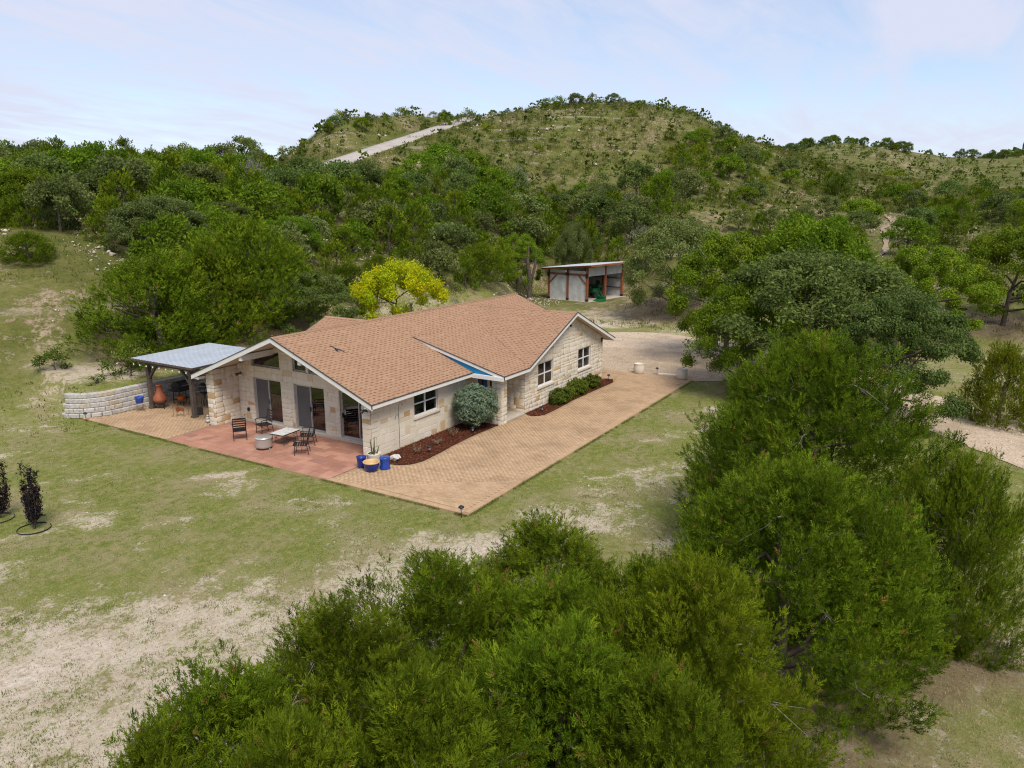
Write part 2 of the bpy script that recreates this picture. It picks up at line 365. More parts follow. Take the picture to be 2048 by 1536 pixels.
# ------------------------------------------------------------------ terrain
OX, OY = -21.14, -19.21
CTL=[(-5.7,16.1,1.6),(-1.2,22.2,2.8),(-0.8,18.7,2.8),(3.2,27.9,5.5),(5.0,37.0,7.7),(8.7,32.9,7.0),(12.0,51.4,9.0),(20.8,69.4,11.8),(26.7,68.6,12.6),(31.2,63.6,12.5),(21.4,48.5,9.6),(28.0,46.5,10.6),(15.1,29.9,6.0),(41.9,64.8,12.2),(4.6,19.5,1.9),(9.1,16.8,1.7),(13.8,16.5,2.6),(22.2,17.8,3.0),(32.2,16.2,2.5),(62.8,80.0,15.6),(74.9,82.7,18.2),(81.6,83.1,22.0),(89.0,82.6,25.7),(106.5,77.2,28.6),(69.9,66.4,16.9),(91.1,72.6,21.2),(126.1,80.8,29.3),(134.5,80.8,31.7),(137.3,70.4,31.9),(146.8,58.4,33.3),(153.1,48.6,32.9),(159.1,40.9,31.6),(169.2,35.4,28.4),(186.1,25.7,23.8),(106.0,60.3,20.8),(73.8,40.2,11.0),(50.9,25.9,6.3),(108.6,45.5,17.7),(123.4,36.7,20.9),(86.2,22.0,11.0),(63.0,12.8,5.0),(124.3,17.4,15.8),(87.6,7.7,8.8),(54.5,12.3,2.2),(51.1,19.6,0.5),(44.5,17.2,0.8),(54.4,15.2,0.7),(48.3,45.6,10.8),(29.9,28.7,6.1),(42.2,29.7,6.5),(67.6,49.1,13.1),(142.4,2.4,13.3),(274.9,29.6,32.2),(287.8,6.5,30.1),(90.5,-9.8,6.3),(108.8,-16.0,8.1),(238.7,-11.3,20.0),(398.6,-33.2,32.4),(148.7,-26.5,11.2),(44.9,-18.4,1.4),(50.8,-23.1,1.8),(63.5,-11.2,2.6),(73.8,-23.9,5.5),(66.9,-19.8,3.7),(69.4,-2.7,4.0),(43.3,127.2,11.0),(61.0,118.1,9.0),(100.2,139.8,12.0),(121.0,135.3,17.0),(145.2,139.7,22.0),(177.0,133.3,24.0),(222.9,118.1,26.0),(234.1,96.0,28.0),(246.0,64.7,26.0),(232.1,39.7,24.0),(404.8,40.1,26.0),(428.7,-6.4,26.0),(677.2,-67.1,48.0),(240.6,575.8,48.0),(265.7,564.1,48.0),(291.6,550.6,42.0),(357.8,508.9,40.0),(462.1,1079.2,40.0),(577.8,343.1,25.0),(1262.3,757.2,20.0),(1475.3,-121.7,25.0),(853.3,1199.5,35.0),(866.2,131.0,25.0),(2572.8,-196.9,20.0),(2203.5,1326.5,15.0),(1026.0,2360.6,20.0),(-20.0,-15.4,0.0),(-17.7,-7.7,0.0),(-14.3,3.8,0.0),(-19.0,-15.8,0.0),(-14.7,-9.1,0.0),(-8.3,1.1,0.0),(-17.9,-16.9,0.0),(-11.4,-12.2,0.0),(-1.7,-5.1,0.0),(-17.2,-18.3,0.0),(-9.4,-16.5,0.0),(2.2,-13.8,0.0),(-17.2,-19.9,0.0),(-9.3,-21.3,0.0),(2.5,-23.4,0.0),(18.6,-14.8,0.0),(33.5,-13.2,0.0),(18.7,-22.9,0.0),(33.6,-24.3,0.0),(-6.1,38.9,6.0),(8.9,97.0,12.0),(54.0,271.2,25.0),(37.0,-33.9,0.0),(95.2,-48.6,4.0),(269.7,-92.8,20.0),(754.5,-215.3,40.0),(179.3,755.3,40.0)]
CTL = np.array(CTL)
def warp(x, y):
    dx, dy = x-OX, y-OY; az = np.arctan2(dy, dx)-yaw; az = (az+np.pi) % (2*np.pi)-np.pi
    return az, np.log(np.hypot(dx, dy)+2.0)
def tpsk(r2): return np.where(r2 > 0, .5*r2*np.log(r2+1e-12), 0)
_A = np.stack([warp(CTL[:, 0], CTL[:, 1])[0]*2.2, warp(CTL[:, 0], CTL[:, 1])[1]], 1)
_n = len(_A); _K = tpsk(((_A[:, None]-_A[None])**2).sum(-1))+np.eye(_n)*2e-4
_P = np.c_[np.ones(_n), _A]; _S = np.linalg.solve(np.block([[_K, _P], [_P.T, np.zeros((3, 3))]]), np.r_[CTL[:, 2], 0, 0, 0])
def tps(x, y):
    az, ld = warp(x, y); azc = np.clip(az, -.78, .78); Q = np.stack([azc*2.2, ld], -1); sh = Q.shape[:-1]; Q = Q.reshape(-1, 2); out = np.zeros(len(Q))
    for i in range(0, len(Q), 20000):
        q = Q[i:i+20000]; out[i:i+20000] = tpsk(((q[:, None]-_A[None])**2).sum(-1)) @ _S[:_n]+_S[_n]+q @ _S[_n+1:]
    z = out.reshape(sh)*(1-sstep(1.2, 2.4, np.abs(az)))
    return np.where(ld < math.log(9.), 0, z)
WALLB = [(-1.6, 19.5), (-2.3, 17.4), (-2.57, 16.55), (-2.36, 16.08), (-2.0, 15.75), (-1.45, 15.49), (-.6, 15.46), (.6, 15.48), (2.0, 15.41), (4.0, 15.36), (8.3, 15.36), (11.5, 16.2)]
def inside_bank(x, y):
    poly = WALLB+[(11.5, 30), (-1.6, 30)]; ins = inpoly(x, y, poly); de = np.full(np.shape(x), 99.)
    near = ins & (y < 19.5)
    if near.any():
        X_, Y_ = x[near], y[near]; d = np.full(X_.shape, 99.)
        for (a, b), (c, e) in zip(WALLB, WALLB[1:]):
            L2 = (c-a)**2+(e-b)**2; t_ = np.clip(((X_-a)*(c-a)+(Y_-b)*(e-b))/L2, 0, 1); d = np.minimum(d, np.hypot(X_-a-t_*(c-a), Y_-b-t_*(e-b)))
        de[near] = d
    return ins, de
# lane over the hill: plan points and graded levels
RD = [(58, 60), (63.5, 63.5), (69.9, 66.6), (80, 69.7), (91.1, 72.8), (108, 76.4), (126.1, 80.4), (135, 81.6), (146, 85)]
RDZ = [14.3, 15.5, 17.1, 19.3, 21.7, 25.6, 29.7, 31.2, 30.2]
def graded(x, y, z):
    m = (x > 45) & (x < 160) & (y > 45) & (y < 100)
    if not m.any(): return z
    X_, Y_ = x[m], y[m]; d = np.full(X_.shape, 99.); zr = np.zeros(X_.shape)
    for i in range(len(RD)-1):
        (a, b), (c, e) = RD[i], RD[i+1]; L2 = (c-a)**2+(e-b)**2; t_ = np.clip(((X_-a)*(c-a)+(Y_-b)*(e-b))/L2, 0, 1); q = np.hypot(X_-a-t_*(c-a), Y_-b-t_*(e-b)); k = q < d; d = np.where(k, q, d); zr = np.where(k, RDZ[i]+t_*(RDZ[i+1]-RDZ[i]), zr)
    w = 1-sstep(3.5, 11, d); z = z.copy(); z[m] = z[m]*(1-w)+zr*w; return z
def inpoly(px, py, poly):
    px, py = np.asarray(px, float), np.asarray(py, float); r = np.zeros(px.shape, bool); n = len(poly)
    for i in range(n):
        (x0, y0), (x1, y1) = poly[i], poly[(i+1) % n]
        if y0 == y1: continue
        c = ((y0 > py) != (y1 > py)) & (px < (x1-x0)*(py-y0)/(y1-y0)+x0); r ^= c
    return r
def hgt(x, y):
    x = np.asarray(x, float); y = np.asarray(y, float)
    z = tps(x, y)
    # level building pad and yard
    ytop = np.where(x < -2.6, 13.5, np.where(x < 8.5, 15.4, 12.3)); ytop = 12.3+(15.4-12.3)*sstep(10.5, 8, x)*1.0
    ytop = np.where(x < -2.6, 15.4-1.5*sstep(-2.6, -7, x), ytop)
    d = np.maximum.reduce([-16-x, x-37, -46-y, y-ytop, np.zeros_like(x)])
    z = np.maximum(z, -.3)*sstep(0, 11, d)
    # bank held by the retaining wall
    ins, de = inside_bank(x, y)
    bank = (1.08+.10*np.clip(y-15.6, 0, 8))*np.where(ins, sstep(0, .22, de), 0)*(1-sstep(22, 27, y))
    z = np.maximum(z, bank)
    dd = np.hypot(x-OX, y-OY)
    z = z+(fbm(x, y, .09, 4)-.5)*1.4*sstep(45, 110, dd)*sstep(0, 10, d)+(fbm(x, y, .7, 3)-.5)*.10*sstep(0, 3, d)
    z = graded(x, y, z); ws = 1-sstep(5.5, 11, np.hypot(x-51.5, y-15.8)); z = z*(1-ws)+.42*ws
    z = z+(fbm(x+40, y, .35, 3)-.5)*.035*sstep(3.2, 6, np.maximum(np.abs(x-9)-11.5, np.abs(y-4)-11))
    return z
def H(x, y): return float(hgt(np.array([x]), np.array([y]))[0])
# bare ground: (x, y, radius, amount)
BARE = [(-16.2, -3.6, 2.4, .8), (-15.4, -5.6, 2.8, .95), (-13.6, -2.4, 1.8, .4), (-12.5, -4.6, 2.0, .85), (-11.3, -4.2, 1.5, .8), (-12.0, -6.8, 2.4, 1), (-9.9, -7.3, 1.8, .8), (-8, -7.4, 1.7, .9), (-6.4, -7.8, 1.8, 1), (-3.8, -8.6, 1.7, 1), (-1.5, -9.0, 1.5, .9), (.7, -9.4, 1.5, .8), (3.1, -9.9, 1.3, .6), (5.5, -10.6, 1.2, .4), (-8.6, 4.6, .8, .9), (-8.9, 3.5, .6, .7), (-4.6, 3.3, 1.7, .42), (-5.3, -3.8, 1.8, .38), (-2.2, -21.2, 1.6, .4), (-6.9, -20.6, 1.6, .35), (-12, 1.6, 1.2, .35), (-13.7, -.4, 1.2, .3), (-3, 18.5, 1.6, .5), (-5, 16.5, 1.0, .5), (.5, 18.5, 2.0, .7), (8, 17, 4, .5), (16, 14, 4, .5), (24, 15, 5, .6), (33, 13, 4, .6), (42, 10, 4, .6), (36, 9, 3.5, .5), (47, 5, 5, .5), (30, -24, 4, .6), (38, -30, 6, .5), (-9, -18, 3, .3), (-10.5, -14, 3, .6), (-14, -13, 3, .6), (-3, -16, 4, .4)]
def cover(x, y):
    c = np.full(np.shape(x), .82); xw = x+(fbm(x, y+9, .8, 4)-.5)*2.6; yw = y+(fbm(x+31, y, .8, 4)-.5)*2.6
    k_ = np.ones(np.shape(x))
    for bx, by, br, ba in BARE: k_ = k_*(1-.92*ba*np.exp(-((xw-bx)**2+(yw-by)**2)/(br*br)*.8))
    c = c-.50*(1-k_)
    c = c+(fbm(x+3, y+5, .55, 4)-.5)*.42
    far = sstep(0, 14, np.maximum.reduce([x-20, y-13, -20-x, np.zeros_like(x)]))
    c = c-far*.10+(fbm(x, y, .13, 3)-.5)*.6*far
    # greener strip watered along the paving
    e = np.maximum.reduce([-2.5-x, x-20, -6.3-y, y-15])
    c = c+.22*np.exp(-np.clip(e, 0, 9)**2/1.3)*(e > 0)
    # long stripes of wear running over the lawn
    st = vnoise(x*.55+y*.9, y*.16-x*.10+30); c = c-.28*sstep(.66, .92, st)*(1-far)
    return np.clip(c, 0, 1)
def lines(a, b, step, grow, far):
    core = np.arange(a, b+step, step); l = []; s = step; p = a
    while p > a-far: s *= grow; p -= s; l.append(p)
    r = []; s = step; p = core[-1]
    while p < far+b: s *= grow; p += s; r.append(p)
    return np.r_[l[::-1], core, r]
gx, gy = lines(-17, 24, .28, 1.048, 3800), lines(-22, 19, .28, 1.048, 3800)
GX, GY = np.meshgrid(gx, gy, indexing='ij'); GZ = hgt(GX, GY)
nx, ny = GX.shape; idx = np.arange(nx*ny).reshape(nx, ny)
F = np.stack([idx[:-1, :-1], idx[1:, :-1], idx[1:, 1:], idx[:-1, 1:]], -1).reshape(-1, 4)
t = NT('ground'); lawn = t.attr('lawn'); hill = t.attr('hill')
n1 = t.noise(.45, 6, .6); n2 = t.noise(3.3, 5, .62); n3 = t.noise(24, 4, .65, t.mapv(t.pos(), (1, 1, .3))); n4 = t.noise(85, 3, .7)
n5 = t.noise(.07, 5, .6); v = t.voro(17); vx = t.xyz(v)
n7 = t.noise(9, 4, .7)
green = t.ramp(t.math('ADD', t.math('MULTIPLY', n2, .35), t.math('ADD', t.math('MULTIPLY', n7, .4), t.math('MULTIPLY', n3, .25))), [(.34, (.092, .115, .020)), (.46, (.160, .190, .038)), (.55, (.245, .244, .070)), (.66, (.385, .322, .155))])
tan = t.ramp(n3, [(.3, (.24, .205, .100)), (.6, (.36, .295, .165)), (.8, (.45, .37, .235))])
dryf = t.maprange(t.math('ADD', t.math('MULTIPLY', n1, .75), t.math('MULTIPLY', n2, .35)), .485, .70)
gcol = t.mix(t.math('MULTIPLY', dryf, .9), green, tan)
soil = t.ramp(t.math('ADD', t.math('MULTIPLY', n2, .5), t.math('MULTIPLY', n7, .5)), [(.34, (.38, .285, .185)), (.5, (.62, .52, .40)), (.64, (.80, .72, .61))])
soil = t.mix(t.math('MULTIPLY', vx[0], .4), soil, t.ramp(vx[1], [(0, (.30, .24, .17)), (1, (.70, .63, .54))]))
soil = t.mix(t.maprange(n4, .5, .7, 0, .3), soil, (.30, .23, .16))
# limestone ledges that follow the contours of the hill
zz = t.xyz(t.pos())[2]; zw = t.math('ADD', zz, t.math('MULTIPLY', t.noise(.045, 4), 5.0))
band = t.math('ABSOLUTE', t.math('SUBTRACT', t.math('FRACT', t.math('MULTIPLY', zw, .37)), .5))
ledge = t.math('MULTIPLY', t.math('MULTIPLY', t.maprange(band, .12, .04), t.maprange(t.noise(.06, 5, .7), .46, .62)), hill)
n6 = t.noise(1.25, 5, .65, None, .4)
cov = t.math('ADD', t.math('ADD', lawn, t.math('ADD', t.math('MULTIPLY', t.math('SUBTRACT', n1, .5), .45), t.math('MULTIPLY', t.math('SUBTRACT', n6, .5), .85))), t.math('ADD', t.math('MULTIPLY', t.math('SUBTRACT', n2, .5), .95), t.math('MULTIPLY', t.math('SUBTRACT', n7, .5), 1.1)))
g = t.maprange(cov, .34, .66)
col = t.mix(g, soil, gcol)
hillc = t.ramp(t.math('ADD', t.math('MULTIPLY', n2, .5), t.math('MULTIPLY', n1, .5)), [(.32, (.052, .066, .013)), (.46, (.098, .110, .024)), (.58, (.155, .152, .044)), (.74, (.25, .21, .100))])
earth = t.ramp(n7, [(.35, (.22, .155, .095)), (.5, (.36, .27, .185)), (.64, (.52, .42, .32))])
col = t.mix(hill, col, t.mix(t.maprange(cov, .40, .66), earth, hillc))
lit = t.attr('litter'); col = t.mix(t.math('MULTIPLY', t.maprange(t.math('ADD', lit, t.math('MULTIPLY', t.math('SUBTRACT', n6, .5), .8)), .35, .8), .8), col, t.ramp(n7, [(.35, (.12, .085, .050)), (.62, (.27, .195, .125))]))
col = t.mix(t.math('MULTIPLY', ledge, .32), col, t.mix(n2, (.36, .29, .22), (.58, .50, .42)))
t.set(col, .97, spec=.1); t.bump(t.math('ADD', t.math('MULTIPLY', n3, .7), t.math('MULTIPLY', n4, .5)), .8, .05)
me = npmesh('ground', np.stack([GX, GY, GZ], -1).reshape(-1, 3), F, t.m, smooth=True)
a = me.attributes.new('lawn', 'FLOAT', 'POINT'); a.data.foreach_set('value', cover(GX, GY).astype(np.float32).ravel())
hl = sstep(1.5, 10, np.maximum.reduce([GX-37, GY-15, -30-GY, np.zeros_like(GX)]))
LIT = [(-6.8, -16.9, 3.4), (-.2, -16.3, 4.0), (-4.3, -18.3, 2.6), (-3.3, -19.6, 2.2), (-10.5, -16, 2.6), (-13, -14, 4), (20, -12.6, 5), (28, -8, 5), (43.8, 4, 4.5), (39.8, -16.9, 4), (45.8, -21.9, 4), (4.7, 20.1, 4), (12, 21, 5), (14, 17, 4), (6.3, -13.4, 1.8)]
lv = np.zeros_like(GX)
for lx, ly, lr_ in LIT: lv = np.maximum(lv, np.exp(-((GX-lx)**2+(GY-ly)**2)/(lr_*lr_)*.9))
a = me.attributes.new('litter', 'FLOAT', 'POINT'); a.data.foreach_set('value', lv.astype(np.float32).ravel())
a = me.attributes.new('hill', 'FLOAT', 'POINT'); a.data.foreach_set('value', hl.astype(np.float32).ravel())
npobj('ground', me, kind='structure')

def smooth_poly(pts, step=.35, jit=.12, seed=1):
    rr = random.Random(seed); out = []; n = len(pts)
    for i in range(n):
        p = [Vector((*pts[(i+k-1) % n], 0)) for k in range(4)]; L = max(2, int((p[2]-p[1]).length/step))
        for k in range(L):
            u = k/L; q = .5*((2*p[1])+(p[2]-p[0])*u+(2*p[0]-5*p[1]+4*p[2]-p[3])*u*u+(3*p[1]-p[0]-3*p[2]+p[3])*u**3)
            out.append((q.x+rr.uniform(-jit, jit), q.y+rr.uniform(-jit, jit)))
    return out
def sheet(name, poly, z, mat, kind='structure', parent=None, drape=False):
    import bmesh
    bm = bmesh.new(); vs = [bm.verts.new((x, y, z)) for x, y in poly]; f = bm.faces.new(vs)
    if f.normal.z < 0 or True:
        f.normal_update()
        if f.normal.z < 0: f.normal_flip()
    bmesh.ops.triangulate(bm, faces=[f])
    me = bpy.data.meshes.new(name); bm.to_mesh(me); bm.free(); me.materials.append(mat)
    return npobj(name, me, parent, kind=kind)
# gravel: turning area right of the house and the lane that leaves past the oaks
GRAVEL = [(20.3, -6.6), (20.3, -2.5), (19.4, 1), (20.2, 7), (26, 8.2), (32.4, 6.2), (35.2, 2.8), (35.2, -.6), (33.6, -4.6), (31, -9), (27, -14.5), (21.8, -20.2), (16, -25.2), (9, -30.5), (6.5, -28.5), (11.4, -22.6), (16, -18.6), (20.6, -14), (22.4, -9.5)]
GRAVEL_S = smooth_poly(GRAVEL, .4, .10, 3)
sheet('gravel_drive', GRAVEL_S, .026, M['gravel'])
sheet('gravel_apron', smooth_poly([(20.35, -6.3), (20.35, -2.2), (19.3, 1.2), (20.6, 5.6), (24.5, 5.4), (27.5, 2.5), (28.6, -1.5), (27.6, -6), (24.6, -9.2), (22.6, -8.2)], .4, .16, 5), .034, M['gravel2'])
# lane over the hill
pts = []
for i in range(len(RD)-1):
    for k in range(8):
        u = k/8; p = [Vector(RD[max(0, min(len(RD)-1, i+q-1))]) for q in range(4)]
        pts.append(.5*((2*p[1])+(p[2]-p[0])*u+(2*p[0]-5*p[1]+4*p[2]-p[3])*u*u+(3*p[1]-p[0]-3*p[2]+p[3])*u**3))
V = []; 
for i, p in enumerate(pts):
    d = (pts[min(i+1, len(pts)-1)]-pts[max(i-1, 0)]).normalized(); nrm = Vector((-d.y, d.x)); w = 2.1
    zz_ = H(p.x, p.y)+.28
    for s in (-1.15, -1, -.4, .4, 1, 1.15):
        q = p+nrm*w*s; V.append((q.x, q.y, max(zz_-.05, H(q.x, q.y)+.16) if abs(s) < 1.1 else H(q.x, q.y)-.4))
F = [(i*6+k, (i+1)*6+k, (i+1)*6+k+1, i*6+k+1) for i in range(len(pts)-1) for k in range(5)]
mb = MB(); mb.add(V, F, 0, True); mb.build('hill_road', M['road'], kind='structure')
ROADPTS = np.array([(p.x, p.y) for p in pts])
# footpath between the scrub on the right slope
fp = [(66, -9.6), (72, -9.8), (78, -10.6), (84, -10.0), (90, -9.4), (97, -8.2), (104, -8.9), (111, -7)]
V = []
fpp = [Vector(fp[i]).lerp(Vector(fp[i+1]), k/5) for i in range(len(fp)-1) for k in range(5)]
for i, p in enumerate(fpp):
    d = (fpp[min(i+1, len(fpp)-1)]-fpp[max(i-1, 0)]).normalized(); nrm = Vector((-d.y, d.x)); w = .30+.10*math.sin(i*1.7)
    for s in (-1, 0, 1): q = p+nrm*w*s; V.append((q.x, q.y, H(q.x, q.y)+.14))
mb = MB(); mb.add(V, [(i*3+k, (i+1)*3+k, (i+1)*3+k+1, i*3+k+1) for i in range(len(fpp)-1) for k in range(2)], 0, True); mb.build('dirt_path', M['path'], kind='structure')

# ------------------------------------------------------------------ paving
BED1 = [(-.05, -.02), (-.08, -.75), (.02, -1.3), (.38, -1.68), (.9, -1.82), (2.0, -1.78), (3.2, -1.66), (4.6, -1.60), (6.68, -1.66), (6.68, -.02)]
BED2 = [(9.02, -1.71), (8.82, -2.1), (8.95, -2.42), (9.35, -2.62), (10.4, -2.62), (13, -2.52), (17.4, -2.62), (18.05, -2.35), (18.12, -2.0), (17.9, -1.71)]
PAV = [(-2.54, -6.28), (20.46, -6.28), (20.46, -.4), (17.95, -.4), (17.95, -1.69), (8.98, -1.69), (8.98, -1.72), (6.5, -1.72), (6.5, -.02), (0, -.02), (0, -.09), (-2.54, -.09)]
PAV2 = [(-2.54, 9.40), (-.22, 9.58), (-.02, 9.83), (4.6, 9.83), (4.6, 15.25), (-1.2, 15.18), (-2.0, 15.42), (-2.54, 15.85)]
TIL = [(-2.54, -.08), (0, -.08), (0, .46), (1.32, .46), (1.32, 9.27), (0, 9.27), (0, 9.56), (-.22, 9.56), (-2.54, 9.38)]
drv = sheet('paver_drive', PAV, .030, M['joint']); ptr = sheet('paver_terrace', PAV2, .030, M['joint']); pat = sheet('tile_patio', TIL, .034, M['tilejoint'])
def brick_mesh(name, mat, a=.5, b=.5, h=1.0, ch=.06):
    mb = MB(); 
    vs = [(-a, -b, 0), (a, -b, 0), (a, b, 0), (-a, b, 0), (-a, -b, h*.6), (a, -b, h*.6), (a, b, h*.6), (-a, b, h*.6), (-a+ch*.6, -b+ch, h), (a-ch*.6, -b+ch, h), (a-ch*.6, b-ch, h), (-a+ch*.6, b-ch, h)]
    mb.add(vs, [(0, 1, 5, 4), (1, 2, 6, 5), (2, 3, 7, 6), (3, 0, 4, 7), (4, 5, 9, 8), (5, 6, 10, 9), (6, 7, 11, 10), (7, 4, 8, 11), (8, 9, 10, 11)]); return mb.mesh(name, mat)
PM = brick_mesh('paver', M['paver'])
BL, BW = .215, .108
def layout(poly, holes, x0, x1, y0, y1):
    out = []; ny_ = int((x1-x0)/BW)+1
    for r in range(ny_):
        x = x0+BW*(r+.5); off = BL/2 if r % 2 else 0.
        ys = np.arange(y0-BL+off, y1+BL, BL); out += [(x, y) for y in ys]
    A = np.array(out); k = np.ones(len(A), bool)
    for sx, sy in ((.4, .4), (-.4, .4), (.4, -.4), (-.4, -.4)):
        k &= inpoly(A[:, 0]+sx*BW, A[:, 1]+sy*BL, poly)
        for hh in holes: k &= ~inpoly(A[:, 0]+sx*BW, A[:, 1]+sy*BL, hh)
    return A[k]
def pave(poly, holes, parent, box, near):
    A = layout(poly, holes, *box); d = np.hypot(A[:, 0]-CAM.x, A[:, 1]-CAM.y); o = np.argsort(d)
    for i in o[:near]:
        b = bpy.data.objects.new('paver', PM); b.scale = (BW-.007, BL-.007, .022+random.uniform(-.004, .004)); b.location = (A[i, 0], A[i, 1], .031); b.rotation_euler = (random.uniform(-.01, .01), random.uniform(-.01, .01), random.uniform(-.015, .015)); link(b, parent)
    B = A[o[near:]]; n = len(B)
    bx, by = (BW-.007)/2, (BL-.007)/2; T = np.array([(-bx, -by, 0), (bx, -by, 0), (bx, by, 0), (-bx, by, 0), (-bx+.006, -by+.006, 1), (bx-.006, -by+.006, 1), (bx-.006, by-.006, 1), (-bx+.006, by-.006, 1)])
    V = np.repeat(T[None], n, 0); V[..., :2] += B[:, None]; V[..., 2] = .031+V[..., 2]*(.022+RNG.uniform(-.004, .004, (n, 1))); V[:, 4:, 2] += RNG.normal(0, .0012, (n, 4))
    Fq = np.array([(4, 5, 6, 7), (0, 1, 5, 4), (1, 2, 6, 5), (2, 3, 7, 6), (3, 0, 4, 7)]); F = (Fq[None]+8*np.arange(n)[:, None, None]).reshape(-1, 4)
    npobj('pavers', npmesh('pavers', V.reshape(-1, 3), F, M['paver_far'], np.repeat(RNG.random(n), 8)), parent, kind='stuff')
E1, E2 = .20, .20
inner = [(-2.54+E1, -6.28+E1), (20.46, -6.28+E1), (20.46, -.4), (17.95, -.4), (17.95, -1.69), (8.98, -1.69), (8.98, -1.72), (6.5, -1.72), (6.5, -.02), (0, -.02), (0, -.09), (-2.54+E1, -.09)]
pave(inner, [BED1, BED2], drv, (-2.6, 20.5, -6.4, 0), 280)
pave(PAV2, [], ptr, (-2.6, 4.7, 9.3, 16), 0)
# soldier course along the outer edges
EM = brick_mesh('edge_paver', M['paver'])
def edge(p0, p1, parent, w=.20, near=120):
    p0, p1 = Vector(p0), Vector(p1); d = p1-p0; n = int(d.length/BW); ang = math.atan2(d.y, d.x)
    for i in range(n):
        if i > near: break
        c = p0+d*((i+.5)/n); b = bpy.data.objects.new('edge_paver', EM); b.location = (c.x, c.y, .031); b.rotation_euler = (0, 0, ang+random.uniform(-.01, .01)); b.scale = (d.length/n-.008, w-.01, .026); link(b, parent)
    if n > near:
        mb = MB()
        for i in range(near+1, n): c = p0+d*((i+.5)/n); mb.box((c.x, c.y, .031+.0125), (d.length/n-.008, w-.01, .025), Matrix.Rotation(ang, 3, 'Z'))
        m_ = mb.mesh('edge_pavers', M['paver_far']); a = m_.attributes.new('rnd', 'FLOAT', 'POINT'); a.data.foreach_set('value', np.repeat(RNG.random(len(mb.v)//8), 8).astype(np.float32)); npobj('edge_pavers', m_, parent, kind='stuff')
edge((-2.44, -6.18), (20.4, -6.18), drv, near=110); edge((-2.44, -6.06), (-2.44, -.1), drv, near=80)
# skirt of the raised edge
mb = MB(); mb.lo((-2.58, -6.32, -.1), (20.5, -6.283, .045)); mb.lo((-2.58, -6.283, -.1), (-2.543, 9.3, .05)); mb.build('paving_edge', M['paver_far'], drv)
# terracotta patio tiles, stack of two sizes in running courses
TM = brick_mesh('tile', M['tile'], ch=.015)
rx = -2.53; row = 0
while rx < 1.30:
    w = .36; y = -.07 - (row % 3)*.13
    while y < 9.5:
        L = random.choice((.36, .54, .54, .72)); ya, yb = max(y, -.07), min(y+L, 9.36)
        if rx+w*.5 > 0: ya, yb = max(ya, .47), min(yb, 9.26)
        w2 = min(w, 1.31-rx)
        if yb-ya > .1:
            b = bpy.data.objects.new('tile', TM); b.location = (rx+w2/2, (ya+yb)/2, .035); b.scale = (w2-.012, yb-ya-.012, .016+random.uniform(0, .004)); b.rotation_euler = (0, 0, random.uniform(-.006, .006)); link(b, pat)
        y += L
    rx += w; row += 1
# mulch beds
for bed, z in ((BED1, .052), (BED2, .052)):
    sp = []
    for i in range(len(bed)):
        p, q = Vector(bed[i]), Vector(bed[(i+1) % len(bed)]); sp += [tuple(p.lerp(q, k/6)) for k in range(6)]
    bo = sheet('mulch_bed', sp, z, M['mulch'])
    xs, ys = [p[0] for p in bed], [p[1] for p in bed]; n = 4200
    P = np.stack([RNG.uniform(min(xs), max(xs), n), RNG.uniform(min(ys), max(ys), n)], 1); P = P[inpoly(P[:, 0], P[:, 1], bed)]; n = len(P)
    a = RNG.uniform(0, 6.28, n); L = RNG.uniform(.015, .05, n); w = RNG.uniform(.006, .014, n); tz = RNG.uniform(-.3, .5, n)
    ax = np.stack([np.cos(a), np.sin(a), tz], 1)*L[:, None]; bx = np.stack([-np.sin(a), np.cos(a), RNG.uniform(-.3, .3, n)], 1)*w[:, None]
    c = np.c_[P, np.full(n, z)+RNG.uniform(.004, .03, n)]; V = np.stack([c-ax-bx, c+ax-bx, c+ax+bx, c-ax+bx], 1).reshape(-1, 3)
    npobj('mulch_chips', npmesh('mulch_chips', V, np.arange(4*n).reshape(-1, 4), M['chip'], np.repeat(RNG.random(n), 4)), bo, kind='stuff')
# ------------------------------------------------------------------ house
house = thing('stone_house', 'long limestone house with brown shingle roof beside the brick paver drive', 'house')
EZ, RZ, RY, SL = 2.39, 4.53, 4.886, .401      # eave height, ridge height, ridge y, slope
def zmain(y): return EZ+SL*(y+.45) if y < RY else RZ-SL*(y-RY)
def zwing(x): return 2.40+.413*(x-8.64) if x < 13.6 else 2.40+.413*(18.56-x)
def zporch(y): return 2.40+.2656*(y+2.15)
STONES = []          # (distance, wall object, matrix data)
STM = []
for k in range(6):
    rr = random.Random(40+k); a, b = .5, .5; ch = .035
    j = lambda s=.02: rr.uniform(-s, s)
    mb = MB(); vs = [(-a, -b, 0), (a, -b, 0), (a, b, 0), (-a, b, 0), (-a+j(), -b+j(), .7), (a+j(), -b+j(), .7), (a+j(), b+j(), .7), (-a+j(), b+j(), .7), (-a+ch+j(), -b+ch*1.6+j(), 1+j(.15)), (a-ch+j(), -b+ch*1.6+j(), 1+j(.15)), (a-ch+j(), b-ch*1.6+j(), 1+j(.15)), (-a+ch+j(), b-ch*1.6+j(), 1+j(.15))]
    mb.add(vs, [(0, 1, 5, 4), (1, 2, 6, 5), (2, 3, 7, 6), (3, 0, 4, 7), (4, 5, 9, 8), (5, 6, 10, 9), (6, 7, 11, 10), (7, 4, 8, 11), (8, 9, 10), (8, 10, 11)]); STM.append(mb.mesh('stone', M['stone']))
